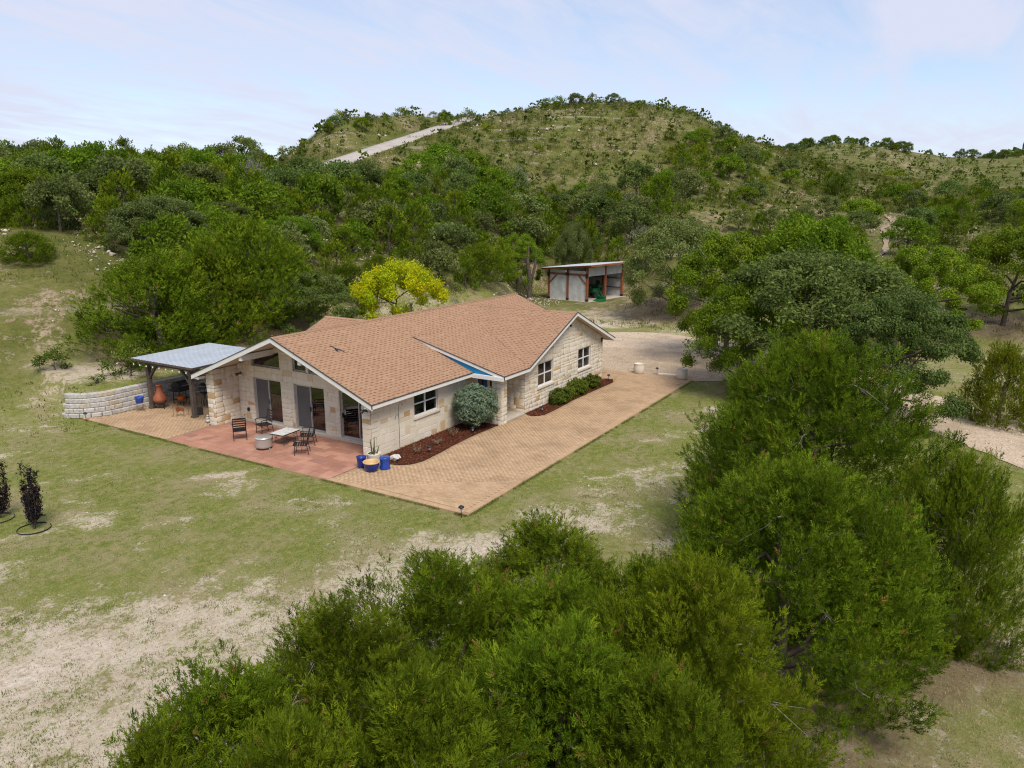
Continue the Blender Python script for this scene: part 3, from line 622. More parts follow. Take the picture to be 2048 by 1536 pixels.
def wall(origin, u, n, prof, openings, stones=True, th=.22, seed=0, zkeys=(), parent=house):
    """prof: list of (u, ztop) breakpoints from left to right; openings: (u0,u1,z0,z1) or 5th item a list of (u,ztop)"""
    o, u, n = Vector(origin), Vector(u), Vector(n); up = Vector((0, 0, 1)); rr = random.Random(seed)
    def top(pts, q):
        for (a, za), (b, zb) in zip(pts, pts[1:]):
            if a-1e-6 <= q <= b+1e-6: return za+(zb-za)*(q-a)/max(b-a, 1e-6)
        return pts[-1][1]
    cuts = sorted(set([round(p[0], 4) for p in prof]+[round(q, 4) for op in openings for q in (op[0], op[1])]+[round(p[0], 4) for op in openings if len(op) > 4 for p in op[4]]))
    cuts = [q for q in cuts if prof[0][0]-1e-6 <= q <= prof[-1][0]+1e-6]
    mb = MB()
    for a, b in zip(cuts, cuts[1:]):
        if b-a < 1e-3: continue
        m = (a+b)/2; segs = []; lo = (0., 0.)
        for op in sorted([q for q in openings if q[0] <= m <= q[1]], key=lambda q: q[2]):
            segs.append((lo, (op[2], op[2]))); lo = (top(op[4], a), top(op[4], b)) if len(op) > 4 else (op[3], op[3])
        segs.append((lo, (top(prof, a), top(prof, b))))
        for (l0, l1), (t0, t1) in segs:
            if t0-l0 < 1e-3 and t1-l1 < 1e-3: continue
            mb.prism([o+u*a+up*l0, o+u*b+up*l1, o+u*b+up*t1, o+u*a+up*t0], -n*th)
    w = mb.build('wall', M['mortar'], parent)
    if not stones: return w
    zs = sorted(set([0.]+[op[2] for op in openings]+[op[3] for op in openings if len(op) < 5]+list(zkeys))); zmax = max(p[1] for p in prof); zs = [z for z in zs if z < zmax]+[zmax]
    cl = []
    for a, b in zip(zs, zs[1:]):
        if b-a < .05: cl.append((a, b)); continue
        k = max(1, round((b-a)/.43)); ws = [rr.uniform(.7, 1.35) for _ in range(k)]; s = sum(ws); z = a
        for q in ws: cl.append((z, z+(b-a)*q/s)); z += (b-a)*q/s
    rot = Matrix((u, up, n)).transposed().to_4x4()
    for z0, z1 in cl:
        if z1-z0 < .04: continue
        # allowed intervals in this course
        iv = []; N = 240; ua, ub = prof[0][0], prof[-1][0]; st = None
        for i in range(N+1):
            q = ua+(ub-ua)*i/N; ok = top(prof, q) >= z0+(z1-z0)*.35
            for op in openings:
                zt = top(op[4], q) if len(op) > 4 and op[0] <= q <= op[1] else (op[3] if len(op) < 5 else op[2])
                if op[0]-.004 <= q <= op[1]+.004 and op[2] < z1-.03 and zt > z0+.03: ok = False
            if ok and st is None: st = q
            if (not ok or i == N) and st is not None:
                if q-st > .06: iv.append((st, q if ok else q-(ub-ua)/N))
                st = None
        for a, b in iv:
            x = a
            while x < b-.03:
                hh = z1-z0; L = rr.uniform(.38, .78) if hh > .26 else rr.uniform(.28, .58)
                e = x+L
                if b-e < .16: e = b
                parts = [(x, e, z0, z1)]
                if hh > .26:
                    q = rr.random()
                    if q < .16 and e-x < .46: pass
                    else:
                        c_ = z0+hh*rr.choice((.38, .45, .5, .56, .62)); parts = []
                        for p0, p1 in ((z0, c_), (c_, z1)):
                            if e-x > .48 and rr.random() < .6: m_ = x+(e-x)*rr.uniform(.36, .64); parts += [(x, m_, p0, p1), (m_, e, p0, p1)]
                            else: parts.append((x, e, p0, p1))
                for xa, xb, p0, p1 in parts:
                    if top(prof, (xa+xb)/2) < p0+(p1-p0)*.8: continue
                    c = o+u*((xa+xb)/2)+up*((p0+p1)/2)
                    sc = (xb-xa-.013, (p1-p0)-.013, rr.uniform(.008, .017))
                    STONES.append(((c-CAM).length, w, c-n*.002, rot, sc, rr.randrange(6), rr.random()))
                x = e
    return w
X, Y, Zv = (1, 0, 0), (0, 1, 0), (0, 0, 1)
nX, nY = (-1, 0, 0), (0, -1, 0)
# door wall at the back of the covered patio (faces -X), u runs along -Y so that left stays left
def gtop(y, drop=.13): return zmain(y)-drop
GW = [(9.27-8.28, 9.27-6.45, 2.73, 0, [(9.27-8.28, 3.02), (9.27-6.45, 3.52)]), (9.27-5.62, 9.27-4.82, 2.76, 0, [(9.27-5.62, 3.42), (9.27-4.82, 3.13)]), (9.27-4.66, 9.27-3.80, 2.74, 0, [(9.27-4.66, 3.02), (9.27-3.80, 2.79)])]
DOORS = [(6.45, 8.24, True), (3.81, 5.62, True), (1.10, 2.92, False)]
dop = [(9.27-b, 9.27-a, .14, 2.19) for a, b, s in DOORS]
wall((1.33, 9.27, 0), (0, -1, 0), nX, [(0, gtop(9.27)), (9.27-RY, gtop(RY)), (9.27-.45, gtop(.45))], dop+GW, seed=3, zkeys=(2.73,))
wall((0, 9.27, 0), X, nY, [(0, gtop(9.27)), (1.33, gtop(9.27))], [], seed=4, th=.2)
wall((0, 9.80, 0), (0, -1, 0), nX, [(0, gtop(9.8)), (.53, gtop(9.27))], [], seed=5, th=.5)
wall((0, .45, 0), (0, -1, 0), nX, [(0, gtop(.45)), (.45, gtop(0))], [], seed=6, th=.4)
wall((0, 0, 0), X, nY, [(0, gtop(0)), (9.0, gtop(0))], [(2.66, 4.38, 1.12, 2.18), (7.5, 8.34, .06, 2.08)], seed=7)
wall((9.0, -.0, 0), (0, -1, 0), nX, [(0, 2.36), (1.69, 2.36)], [], seed=8)
WIN = [(10.27, 11.92, 1.08, 2.25), (14.71, 16.34, 1.13, 2.27)]
wall((9.0, -1.69, 0), X, nY, [(0, zwing(9.0)-.13), (4.6, zwing(13.6)-.13), (8.9, zwing(17.9)-.13)], [(a-9, b-9, c, d) for a, b, c, d in WIN], seed=9)
wall((6.7, -1.80, 0), X, nY, [(0, 2.16), (.5, 2.16)], [], seed=10, th=.5)
wall((6.7, -1.30, 0), (0, -1, 0), nX, [(0, 2.16), (.5, 2.16)], [], seed=11, th=.3)
wall((7.2, -1.80, 0), (0, 1, 0), X, [(0, 2.16), (.5, 2.16)], [], seed=12, th=.2)
# plain back walls
wall((17.9, -1.69, 0), Y, X, [(0, 2.5), (1.69, 2.5)], [], False)
wall((18.7, 0, 0), Y, X, [(0, gtop(0)), (RY, gtop(RY)), (9.8, gtop(9.8))], [], False)
wall((17.9, 0, 0), X, nY, [(0, 2.4), (.8, 2.4)], [], False)
wall((18.7, 9.8, 0), (-1, 0, 0), Y, [(0, gtop(9.8)), (18.7, gtop(9.8))], [], False)
wall((12.2, 10.45, 0), (-1, 0, 0), Y, [(0, 2.4), (3.5, 3.75), (7.0, 2.4)], [], False)
# the stones: the 300 nearest as pieces, the rest joined wall by wall
STONES.sort(key=lambda s: s[0]); NST = 300
for d, w, c, rot, sc, k, r_ in STONES[:NST]:
    b = bpy.data.objects.new('stone', STM[k]); b.matrix_world = Matrix.Translation(c) @ rot @ Matrix.Diagonal((*sc, 1)); link(b, w)
byw = {}
for s in STONES[NST:]: byw.setdefault(s[1].name, []).append(s)
for wname, L in byw.items():
    V, F, A = [], [], []
    for d, w, c, rot, sc, k, r_ in L:
        me = STM[k]; co = np.empty(len(me.vertices)*3, np.float32); me.vertices.foreach_get('co', co); co = co.reshape(-1, 3)*np.array(sc)
        co = co @ np.array(rot.to_3x3()).T+np.array(c); b = sum(len(q) for q in V); V.append(co); A.append(np.full(len(co), r_))
        for p in me.polygons:
            vs = [b+q for q in p.vertices]; F += [vs[:3]] + ([[vs[0], vs[2], vs[3]]] if len(vs) == 4 else [])
    npobj('stones', npmesh('stones', np.concatenate(V), np.array(F), M['stone_far'], np.concatenate(A)), bpy.data.objects[wname], kind='stuff')
# floor, porch slab, kerb under the doors
mb = MB(); mb.lo((1.6, .2, .0), (18.5, 9.6, .10)); mb.lo((9.2, -1.45, 0), (17.7, .2, .10)); mb.build('floor_slab', M['dark_in'], house)
mb = MB(); mb.lo((7.21, -1.70, .0), (8.99, -.01, .075)); mb.lo((6.7, -1.29, 0), (7.21, -.01, .075)); mb.build('porch_slab', M['concrete'], house)
mb = MB(); mb.lo((1.20, .47, .0), (1.30, 9.25, .125)); mb.build('door_kerb', M['concrete'], house)
# ceiling so that rooms stay dark
mb = MB(); mb.lo((1.6, .2, 2.42), (18.5, 9.6, 2.46)); mb.build('ceiling', M['dark_in'], house)

# ---- roof planes
def shingles(plan, axis, sgn, zf, parent, expo=.145):
    """plan polygon (x,y); axis: 0 = eave runs along x, 1 = along y; sgn = uphill direction of the other coordinate"""
    P = [(p[axis], p[1-axis]) for p in plan]; ws = [p[1]*sgn for p in P]; w0, w1 = min(ws), max(ws); V, A = [], []; w = w0; row = 0
    while w < w1:
        wm = (w+min(w+expo, w1))/2*sgn; xs = []
        for (a0, b0), (a1, b1) in zip(P, P[1:]+P[:1]):
            if (b0 > wm) != (b1 > wm): xs.append(a0+(a1-a0)*(wm-b0)/(b1-b0))
        xs.sort()
        for a, b in zip(xs[::2], xs[1::2]):
            we = min(w+expo*1.03, w1); u = a-.30*((row*.37) % 1)
            while u < b:      # light tabs side by side, dark laminate dashes painted as their shadow line
                L = .30+random.uniform(-.015, .015); x0, x1 = max(u, a), min(u+L, b)
                if x1-x0 > .01: V.append((x0+.001, x1-.001, w, we, .009+random.uniform(0, .004))); A.append(random.uniform(.36, 1))
                d0 = u+random.uniform(.05, .10); e0, e1 = max(d0, a), min(d0+random.uniform(.10, .15), b)
                if e1-e0 > .02 and random.random() < .95: V.append((e0, e1, w+.002, min(w+expo*.52, w1), .019)); A.append(random.uniform(0, .27))
                u += L
        w += expo; row += 1
    V = np.array(V); n = len(V); out = np.zeros((n, 6, 3))
    for i, (uu, wi, dz) in enumerate(((0, 2, 1), (1, 2, 1), (1, 3, .25), (0, 3, .25), (0, 2, -.3), (1, 2, -.3))):
        cu, cw = V[:, uu], V[:, wi]*sgn
        out[:, i, axis] = cu; out[:, i, 1-axis] = cw
        out[:, i, 2] = zf(out[:, i, 0], out[:, i, 1])+V[:, 4]*dz+.004
    Fq = np.array([(0, 1, 2, 3), (4, 5, 1, 0)]); F = (Fq[None]+6*np.arange(n)[:, None, None]).reshape(-1, 4)
    npobj('shingles', npmesh('shingles', out.reshape(-1, 3), F, M['shingle'], np.repeat(A, 6)), parent, kind='stuff')
def plane(plan, zf, axis, sgn, th=.10):
    top = [(x, y, float(zf(x, y))) for x, y in plan]
    mb = MB(); mb.prism(top, (0, 0, -th), 0, 1, 1); o = mb.build('roof', [M['shingle'], M['soffit']], house)
    shingles(plan, axis, sgn, zf, o); return o
def triangulated(plan, zf, th=.1): pass
XF, XR = -.40, 19.10
zfA = lambda x, y: EZ+SL*(y+.45); zfB = lambda x, y: RZ-SL*(y-RY)
zfW = lambda x, y: 2.40+.413*(x-8.64); zfV = lambda x, y: 2.40+.413*(18.56-x); zfP = lambda x, y: 2.40+.2656*(y+2.15)
# main front slope as three convex pieces of one part
ptsA = [(XF, -.45), (6.5, -.45), (6.5, 2.84), (12.0, 2.84), (12.0, -.45), (XR, -.45), (XR, RY), (XF, RY)]
mb = MB()
for pc in ([(XF, -.45), (6.5, -.45), (6.5, RY), (XF, RY)], [(6.5, 2.84), (12., 2.84), (12., RY), (6.5, RY)], [(12., -.45), (XR, -.45), (XR, RY), (12., RY)]): mb.prism([(x, y, zfA(x, y)) for x, y in pc], (0, 0, -.10), 0, 1, 1)
ra = mb.build('roof', [M['shingle'], M['soffit']], house); shingles(ptsA, 0, 1, zfA, ra)
plane([(XR, 10.22), (XF, 10.22), (XF, RY), (XR, RY)], zfB, 0, -1)
plane([(8.64, -2.15), (13.6, -2.15), (13.6, 4.86), (11.9, 2.96)], zfW, 1, 1)
plane([(18.56, -2.15), (18.56, -.45), (13.6, 4.86), (13.6, -2.15)], zfV, 1, -1)
plane([(6.4, -2.15), (8.64, -2.15), (11.98, 3.08), (6.4, 3.08)], zfP, 0, 1, .08)
plane([(5.0, 10.84), (5.0, 10.12), (8.7, 6.45), (8.7, 10.84)], lambda x, y: 2.42+.40*(x-5.0), 1, 1)
plane([(12.4, 10.12), (12.4, 10.84), (8.7, 10.84), (8.7, 6.45)], lambda x, y: 2.42+.40*(12.4-x), 1, -1)
# ridge caps: overlapping saddle shingles
def ridge(p0, p1, sl0, sl1, side):
    p0, p1, side = Vector(p0), Vector(p1), Vector(side); d = p1-p0; n = int(d.length/.15); mb = MB(); A = []
    for i in range(n):
        a, b = p0+d*(i/n), p0+d*((i+1.15)/n); e = .030; h = Vector((0, 0, 1)); w = .15
        va = [a+side*w+h*(e-sl0*w), a+h*e, a-side*w+h*(e-sl1*w)]; vb = [b+side*w+h*(.014-sl0*w), b+h*.014, b-side*w+h*(.014-sl1*w)]
        mb.add(va+vb, [(0, 1, 4, 3), (1, 2, 5, 4)]); A += [random.uniform(.3, 1)]*6
    me = mb.mesh('ridge_cap', M['shingle']); at = me.attributes.new('rnd', 'FLOAT', 'POINT'); at.data.foreach_set('value', A); npobj('ridge_cap', me, house)
ridge((XF, RY, RZ), (XR, RY, RZ), SL, SL, (0, 1, 0)); ridge((13.6, -2.15, zfW(13.6, 0)), (13.6, 4.7, zfW(13.6, 0)), .413, .413, (1, 0, 0)); ridge((8.7, 10.84, 3.9), (8.7, 6.6, 3.9), .4, .4, (1, 0, 0))
# ---- fascia and rake boards
def board(p0, p1, h=.17, out=(0, -1, 0), th=.03, name='fascia', drip=True):
    p0, p1, o = Vector(p0), Vector(p1), Vector(out); dn = Vector((0, 0, -h)); t0 = Vector((0, 0, .0))
    mb = MB(); mb.prism([p0+t0, p1+t0, p1+t0+dn, p0+t0+dn], o*th); b = mb.build(name, M['white'], house)
    if drip:
        mb = MB(); u = Vector((0, 0, .026)); mb.prism([p0+t0+u, p1+t0+u, p1+t0, p0+t0], o*(th+.022)); mb.build('drip_edge', M['charcoal'], b)
    return b
board((XF-.03, -.45, EZ), (6.47, -.45, EZ), .16)
board((XF, -.48, EZ-.012), (XF, RY, RZ), .20, (-1, 0, 0)); board((XF, RY, RZ), (XF, 10.25, EZ-.012), .20, (-1, 0, 0))
board((6.4, -2.18, 2.392), (6.4, 2.96, zfP(0, 2.96)), .15, (-1, 0, 0), name='rake_board')
board((6.37, -2.15, 2.40), (8.64, -2.15, 2.40), .16)
board((8.64, -2.15, 2.40), (13.6, -2.15, zfW(13.6, 0)), .17); board((13.6, -2.15, zfW(13.6, 0)), (18.56, -2.15, 2.40), .17)
board((18.56, -2.18, 2.40), (18.56, -.45, 2.40), .16, (1, 0, 0)); board((XR, -.45, EZ), (XR, RY, RZ), .17, (1, 0, 0)); board((XR, RY, RZ), (XR, 10.22, EZ), .17, (1, 0, 0))
board((5.0, 10.84, 2.42), (8.7, 10.84, 3.9), .17, (0, 1, 0)); board((8.7, 10.84, 3.9), (12.4, 10.84, 2.42), .17, (0, 1, 0)); board((XF, 10.22, EZ), (XR, 10.22, EZ), .16, (0, 1, 0), drip=False)
# horizontal white beam from the main eave out to the porch corner, blue infill above it
mb = MB(); mb.lo((6.30, -2.14, 2.20), (6.45, -.46, 2.375)); mb.build('porch_beam', M['white'], house)
mb = MB(); mb.prism([(6.47, 2.94, zfP(0, 2.94)-.05), (6.47, 2.94, zfA(0, 2.94)-.06), (6.47, -.43, zfA(0, -.43)-.06), (6.47, -.45, 2.30), (6.47, -2.10, 2.30), (6.47, -2.10, zfP(0, -2.1)-.03)], (.05, 0, 0)); mb.build('blue_infill', M['blue_wall'], house, label='bright blue painted triangle under the porch roof edge')
mb = MB(); mb.lo((6.55, -2.1, 2.20), (8.95, -.02, 2.23)); mb.build('porch_ceiling', M['soffit'], house)
mb = MB(); mb.lo((8.66, -2.12, 2.24), (9.0, -1.69, 2.27)); mb.build('soffit', M['soffit'], house)
# boxed eave returns at gable feet
for yy in (-.42, 9.82):
    mb = MB(); mb.lo((XF+.02, yy, 2.20), (0.0, yy+.38, 2.31)); mb.build('eave_return', M['white'], house)
# outrigger beams over the patio
for yb in (6.9, 3.35):
    zt = zmain(yb)-.12; mb = MB(); mb.lo((XF+.03, yb-.09, zt-.26), (1.34, yb+.09, zt)); mb.build('beam', M['white'], house, bevel=.01)
# ---- windows
def window(x0, x1, z0, z1, y, n=-1, nv=1):
    f = .055; w = bpy.data.objects.new('window', None); link(w, house)
    mb = MB(); yo, yi = y+.07, y+.14
    for a, b in (((x0, yo, z0), (x1, yi, z0+f)), ((x0, yo, z1-f), (x1, yi, z1)), ((x0, yo, z0+f), (x0+f, yi, z1-f)), ((x1-f, yo, z0+f), (x1, yi, z1-f))): mb.lo(a, b)
    xm, zm = (x0+x1)/2, (z0+z1)/2
    mb.lo((xm-.035, yo-.004, z0+f), (xm+.035, yi-.003, z1-f)); mb.lo((x0+f, yo-.002, zm-.026), (xm-.035, yi-.004, zm+.026)); mb.lo((xm+.035, yo-.002, zm-.026), (x1-f, yi-.004, zm+.026))
    mb.build('frame', M['frame'], w)
    for a, b in ((x0+f, xm-.035), (xm+.035, x1-f)):
        for c, d in ((z0+f, zm-.026), (zm+.026, z1-f)): mb = MB(); mb.lo((a, yo+.03, c), (b, yo+.036, d)); mb.build('pane', M['glass'], w)
    mb = MB(); mb.lo((x0-.05, y-.07, z0-.09), (x1+.05, y+.08, z0-.004)); mb.build('sill', M['cream_pot'], w)
    for xx in (x0, x1-.035): mb = MB(); mb.lo((xx, y-.002, z0), (xx+.035, y+.068, z1)); mb.build('jamb', M['cream_pot'], w)
    # rolled blind behind the upper half
    mb = MB(); mb.lo((x0+.06, y+.20, z1-.22), (x1-.06, y+.22, z1-.02)); mb.build('blind', M['soffit'], w)
window(2.66, 4.38, 1.12, 2.18, 0.)
for q in WIN: window(*q, -1.69)
# clerestory lights in the gable
for a, b, z0, _, tp in GW:
    ya, yb = 9.27-a, 9.27-b; z1, z2 = tp[0][1], tp[1][1]; w = bpy.data.objects.new('gable_window', None); link(w, house); x = 1.42
    out = [(x, ya, z0), (x, yb, z0), (x, yb, z2), (x, ya, z1)]; f = .045
    inn = [(x, ya-f, z0+f), (x, yb+f, z0+f), (x, yb+f, z2-f*1.15), (x, ya-f, z1-f*1.15)]
    mb = MB()
    for i in range(4):
        j = (i+1) % 4; mb.prism([out[i], out[j], inn[j], inn[i]], (.06, 0, 0))
    mb.build('frame', M['alu'], w); mb = MB(); mb.prism([(x+.03, *p[1:]) for p in inn], (.006, 0, 0)); mb.build('pane', M['glass'], w)
    mb = MB(); mb.lo((1.27, ya+.03, z0-.05), (1.40, yb-.03, z0-.003)); mb.build('sill', M['cream_pot'], w)
# sliding doors
for ya, yb, scr in DOORS:
    d = bpy.data.objects.new('sliding_door', None); link(d, house); x = 1.40; f = .045; z0, z1 = .14, 2.19; ym = (ya+yb)/2
    mb = MB(); mb.lo((x, ya, z0), (x+.10, yb, z0+f)); mb.lo((x, ya, z1-f), (x+.10, yb, z1)); mb.lo((x, ya, z0+f), (x+.10, ya+f, z1-f)); mb.lo((x, yb-f, z0+f), (x+.10, yb, z1-f)); mb.build('frame', M['alu'], d)
    lh = (ym-.02, yb-f) if scr else (ym-.10, yb-f)
    for (a, b), xo, nm, mt in (((ya+f, lh[0]+.02), .055, 'glass_panel', 'glass'), (lh, .02, 'screen_panel' if scr else 'glass_panel', 'screen' if scr else 'glass')):
        e = .04; p = bpy.data.objects.new(nm, None); 
        mb = MB(); mb.lo((x+xo, a, z0+f), (x+xo+.03, b, z0+f+e)); mb.lo((x+xo, a, z1-f-e), (x+xo+.03, b, z1-f)); mb.lo((x+xo, a, z0+f+e), (x+xo+.03, a+e, z1-f-e)); mb.lo((x+xo, b-e, z0+f+e), (x+xo+.03, b, z1-f-e))
        mb.build('panel_frame', M['alu'], d)
        mb = MB(); mb.lo((x+xo+.012, a+e, z0+f+e), (x+xo+.018, b-e, z1-f-e)); mb.build(nm, M[mt], d)
    mb = MB(); hy = ym+.02 if scr else yb-f-.03; mb.lo((x-.01, hy-.02, 1.0), (x+.015, hy+.02, 1.22)); mb.build('handle', M['black'], d)
    mb = MB(); mb.lo((1.26, ya-.03, .06), (1.40, yb+.03, .138)); mb.build('sill', M['cream_pot'], d)
# front door under the porch
d = bpy.data.objects.new('front_door', None); link(d, house)
mb = MB(); mb.lo((7.50, .02, .06), (7.60, .16, 2.08)); mb.lo((8.02, .02, .06), (8.34, .16, 2.08)); mb.lo((7.60, .02, 2.0), (8.02, .16, 2.08)); mb.build('frame', M['blue_dark'], d)
mb = MB(); mb.lo((7.60, .10, .06), (8.02, .145, 2.0)); mb.lo((7.66, .08, 1.15), (7.96, .10, 1.9)); mb.lo((7.66, .08, .2), (7.96, .10, 1.0)); mb.build('leaf', M['door_wood'], d); mb = MB(); mb.tube([(7.94, .05, 1.02), (7.94, .05, 1.14)], .015); mb.build('handle', M['steel'], d)
# lamps and small fittings
def flood(loc, dirs, mat='black', base=(0, 0, 0)):
    l = bpy.data.objects.new('floodlight', None); l.location = loc; link(l, house)
    mb = MB(); mb.lathe([(0, .03), (.06, .03), (.06, 0), (0, 0)], 12); o = mb.build('mount', M[mat], l); o.rotation_euler = base
    for dv in dirs:
        v = Vector(dv).normalized(); p = v*.08; mb = MB(); mb.tube([(0, 0, 0), p, p+v*.02, p+v*.16], [.018, .02, .045, .075], 10); mb.build('lamp_head', M[mat], l); mb = MB(); mb.tube([p+v*.155, p+v*.165], .066, 10); mb.build('lens', M['lens'], l)
flood((13.3, -1.76, 3.86), [(-.7, -.5, -.45), (.7, -.5, -.45)], base=(R(90), 0, 0))
flood((1.28, 9.0, 2.30), [(-.6, .5, -.3), (-.6, -.6, -.3)], 'rust', base=(0, R(-90), 0)); flood((-.2, .02, 2.16), [(-.6, -.5, -.5), (-.6, .5, -.5)])
mb = MB(); mb.lo((1.255, 8.60, .52), (1.30, 8.72, .68)); mb.build('outlet_box', M['black'], house); mb = MB(); mb.tube([(1.27, 8.86, .34), (1.20, 8.86, .34), (1.18, 8.86, .28)], .014); mb.build('hose_tap', M['rust'], house)
mb = MB(); mb.tube([(10.9, 6.6, 3.55), (10.9, 6.6, 4.62)], .05, 10); mb.lathe([(.09, 4.60), (.09, 4.68), (0, 4.70)], 10, (10.9, 6.6, 0)); mb.build('vent_pipe', M['charcoal'], house)
# cut metal saguaro hung on the porch wall
mb = MB(); cx, cy_, cz = 8.72, -.065, 1.0
mb.tube([(cx, cy_, cz), (cx, cy_, cz+.75)], .05, 8); mb.tube([(cx, cy_, cz+.28), (cx-.16, cy_, cz+.30), (cx-.17, cy_, cz+.58)], .035, 8); mb.tube([(cx, cy_, cz+.20), (cx+.16, cy_, cz+.22), (cx+.17, cy_, cz+.46)], .035, 8); mb.box((cx, cy_+.01, cz-.02), (.30, .03, .05))
mb.build('cactus_ornament', M['black'], label='black metal saguaro shape hung beside the front door', cat='ornament')
# ------------------------------------------------------------------ retaining wall
rw = thing('retaining_wall', 'low curved retaining wall of pale grey concrete blocks behind the terrace', 'wall')
base = [(-2.80, 16.75), (-2.80, 16.4), (-2.55, 15.95), (-2.1, 15.55), (-1.5, 15.28), (-.6, 15.25), (.6, 15.27), (2.0, 15.2), (4.0, 15.15), (6.0, 15.15), (8.2, 15.15)]
fine = []
for i in range(len(base)-1):
    p = [Vector(base[max(0, min(len(base)-1, i+q-1))]) for q in range(4)]
    for k in range(10):
        u = k/10; fine.append(.5*((2*p[1])+(p[2]-p[0])*u+(2*p[0]-5*p[1]+4*p[2]-p[3])*u*u+(3*p[1]-p[0]-3*p[2]+p[3])*u**3))
fine.append(Vector(base[-1])); seg = [0.]
for a, b in zip(fine, fine[1:]): seg.append(seg[-1]+(b-a).length)
def along(s):
    s = max(0, min(seg[-1]-1e-4, s)); i = max(k for k in range(len(seg)) if seg[k] <= s); i = min(i, len(fine)-2); u = (s-seg[i])/max(seg[i+1]-seg[i], 1e-6)
    return fine[i].lerp(fine[i+1], u), (fine[i+1]-fine[i]).normalized()
BKM = []
for k in range(4):
    rr = random.Random(70+k); j = lambda s=.03: rr.uniform(-s, s); mb = MB(); a, b, e = .5, .5, .5
    vs = [(-a, -b, -e), (a, -b, -e), (a, b, -e), (-a, b, -e), (-a, -b, e), (a, -b, e), (a, b, e), (-a, b, e), (-a*.93+j(), -b-.10+j(), -e*.75+j(.05)), (a*.93+j(), -b-.10+j(), -e*.75+j(.05)), (a*.93+j(), -b-.10+j(), e*.75+j(.05)), (-a*.93+j(), -b-.10+j(), e*.75+j(.05))]
    mb.add(vs, [(0, 3, 2, 1), (4, 5, 6, 7), (1, 2, 6, 5), (2, 3, 7, 6), (3, 0, 4, 7), (8, 9, 10, 11), (0, 1, 9, 8), (1, 5, 10, 9), (5, 4, 11, 10), (4, 0, 8, 11)]); BKM.append(mb.mesh('block', M['block']))
for c in range(5):
    s = -.22*(c % 2)
    while s < seg[-1]:
        L = random.uniform(.40, .50); p, d = along(s+L/2); nrm = Vector((d.y, -d.x))
        h = .225
        if s+L/2 > 0:
            b = bpy.data.objects.new('block', random.choice(BKM)); q = p-nrm*(.055*c+.06); b.location = (q.x, q.y, .03+h*(c+.5)); b.rotation_euler = (0, 0, math.atan2(d.y, d.x)+random.uniform(-.02, .02)); b.scale = (L-.012, .26, h-.012); link(b, rw)
        s += L
mb = MB(); ctrp = [along(seg[-1]*i/60)[0]-Vector((along(seg[-1]*i/60)[1].y, -along(seg[-1]*i/60)[1].x))*.24 for i in range(61)]
for a, b in zip(ctrp, ctrp[1:]): mb.bar((a.x, a.y, .54), (b.x, b.y, .54), .16, 1.06)
mb.build('core', M['mortar'], rw)

# ------------------------------------------------------------------ pergola
pg = thing('pergola', 'timber pergola with metal sheet roof standing between house and retaining wall', 'pergola')
PX, PXB, PY0, PY1 = .33, 3.75, 11.33, 14.6
for x, y in ((PX, PY1), (PX, PY0), (PXB, PY1), (PXB, PY0)):
    mb = MB(); mb.box((x, y, 1.16), (.19, .19, 2.26)); mb.box((x, y, .09), (.27, .27, .12)); mb.build('post', M['woodgrey'] if x == PX else M['woodred'], pg, bevel=.012)
for x in (PX, PXB):
    mb = MB(); mb.lo((x-.09, 10.75, 2.29), (x+.09, 15.15, 2.49)); mb.build('beam', M['woodgrey'], pg)
    for y, s in ((PY1, -1), (PY0, 1)): mb = MB(); mb.bar((x, y+.06*s, 1.62), (x, y+.70*s, 2.29), .11, .11, 0, (1, 0, 0)); mb.build('brace', M['woodgrey'], pg)
for i in range(7):
    y = 10.85+i*.7; mb = MB(); mb.bar((-.02, y, 2.52), (4.35, y, 2.60), .05, .055); mb.build('rafter', M['woodgrey'], pg)
def corr(p0, du, dv, nu, amp, pitch=.2, rib=True):
    """ribbed sheet: ribs run along dv, repeat along du"""
    p0, du, dv = Vector(p0), Vector(du), Vector(dv); n = du.cross(dv).normalized(); L = du.length; k = max(1, round(L/pitch)); V = []
    prof = []
    for i in range(k):
        for u, h in ((0, 0), (.60, 0), (.70, amp), (.86, amp), (.96, 0)): prof.append(((i+u)/k, h))
    prof.append((1., 0))
    for u, h in prof: V += [p0+du*u+n*h, p0+du*u+dv+n*h]
    return V, [(2*i, 2*i+2, 2*i+3, 2*i+1) for i in range(len(prof)-1)]
for i in range(5):
    y0 = 10.62+i*.93; V, F = corr((-.08, y0, 2.575+.0015*i), (0, .935, 0), (4.5, 0, .075), 1, .022, .23); mb = MB(); mb.add(V, F); o = mb.build('roof_sheet', M['galv'], pg)
    md = o.modifiers.new('solid', 'SOLIDIFY'); md.thickness = .004
mb = MB(); mb.lo((-.12, 10.6, 2.485), (-.082, 15.28, 2.572)); mb.build('fascia', M['woodgrey'], pg)
mb = MB(); mb.bar((-.08, 10.585, 2.535), (4.42, 10.585, 2.61), .03, .08); mb.build('fascia', M['charcoal'], pg)
st = thing('string_lights', 'string of small white bulbs hung along the pergola front edge', 'lights', (0, 0, 0))
mb = MB(); pts = [(-.17, 10.7+.05*i*4.5/4.5, 2.40-.05*abs(math.sin(i*math.pi/8))) for i in range(90)]; mb.tube(pts, .006, 4); mb.build('cable', M['black'], st)
for i in range(9):
    y = 10.95+i*.5; mb = MB(); mb.lathe([(.014, 0), (.03, -.03), (.034, -.06), (.02, -.09), (0, -.095)], 10, (-.17, y, 2.37)); mb.build('bulb', M['bulb'], st)

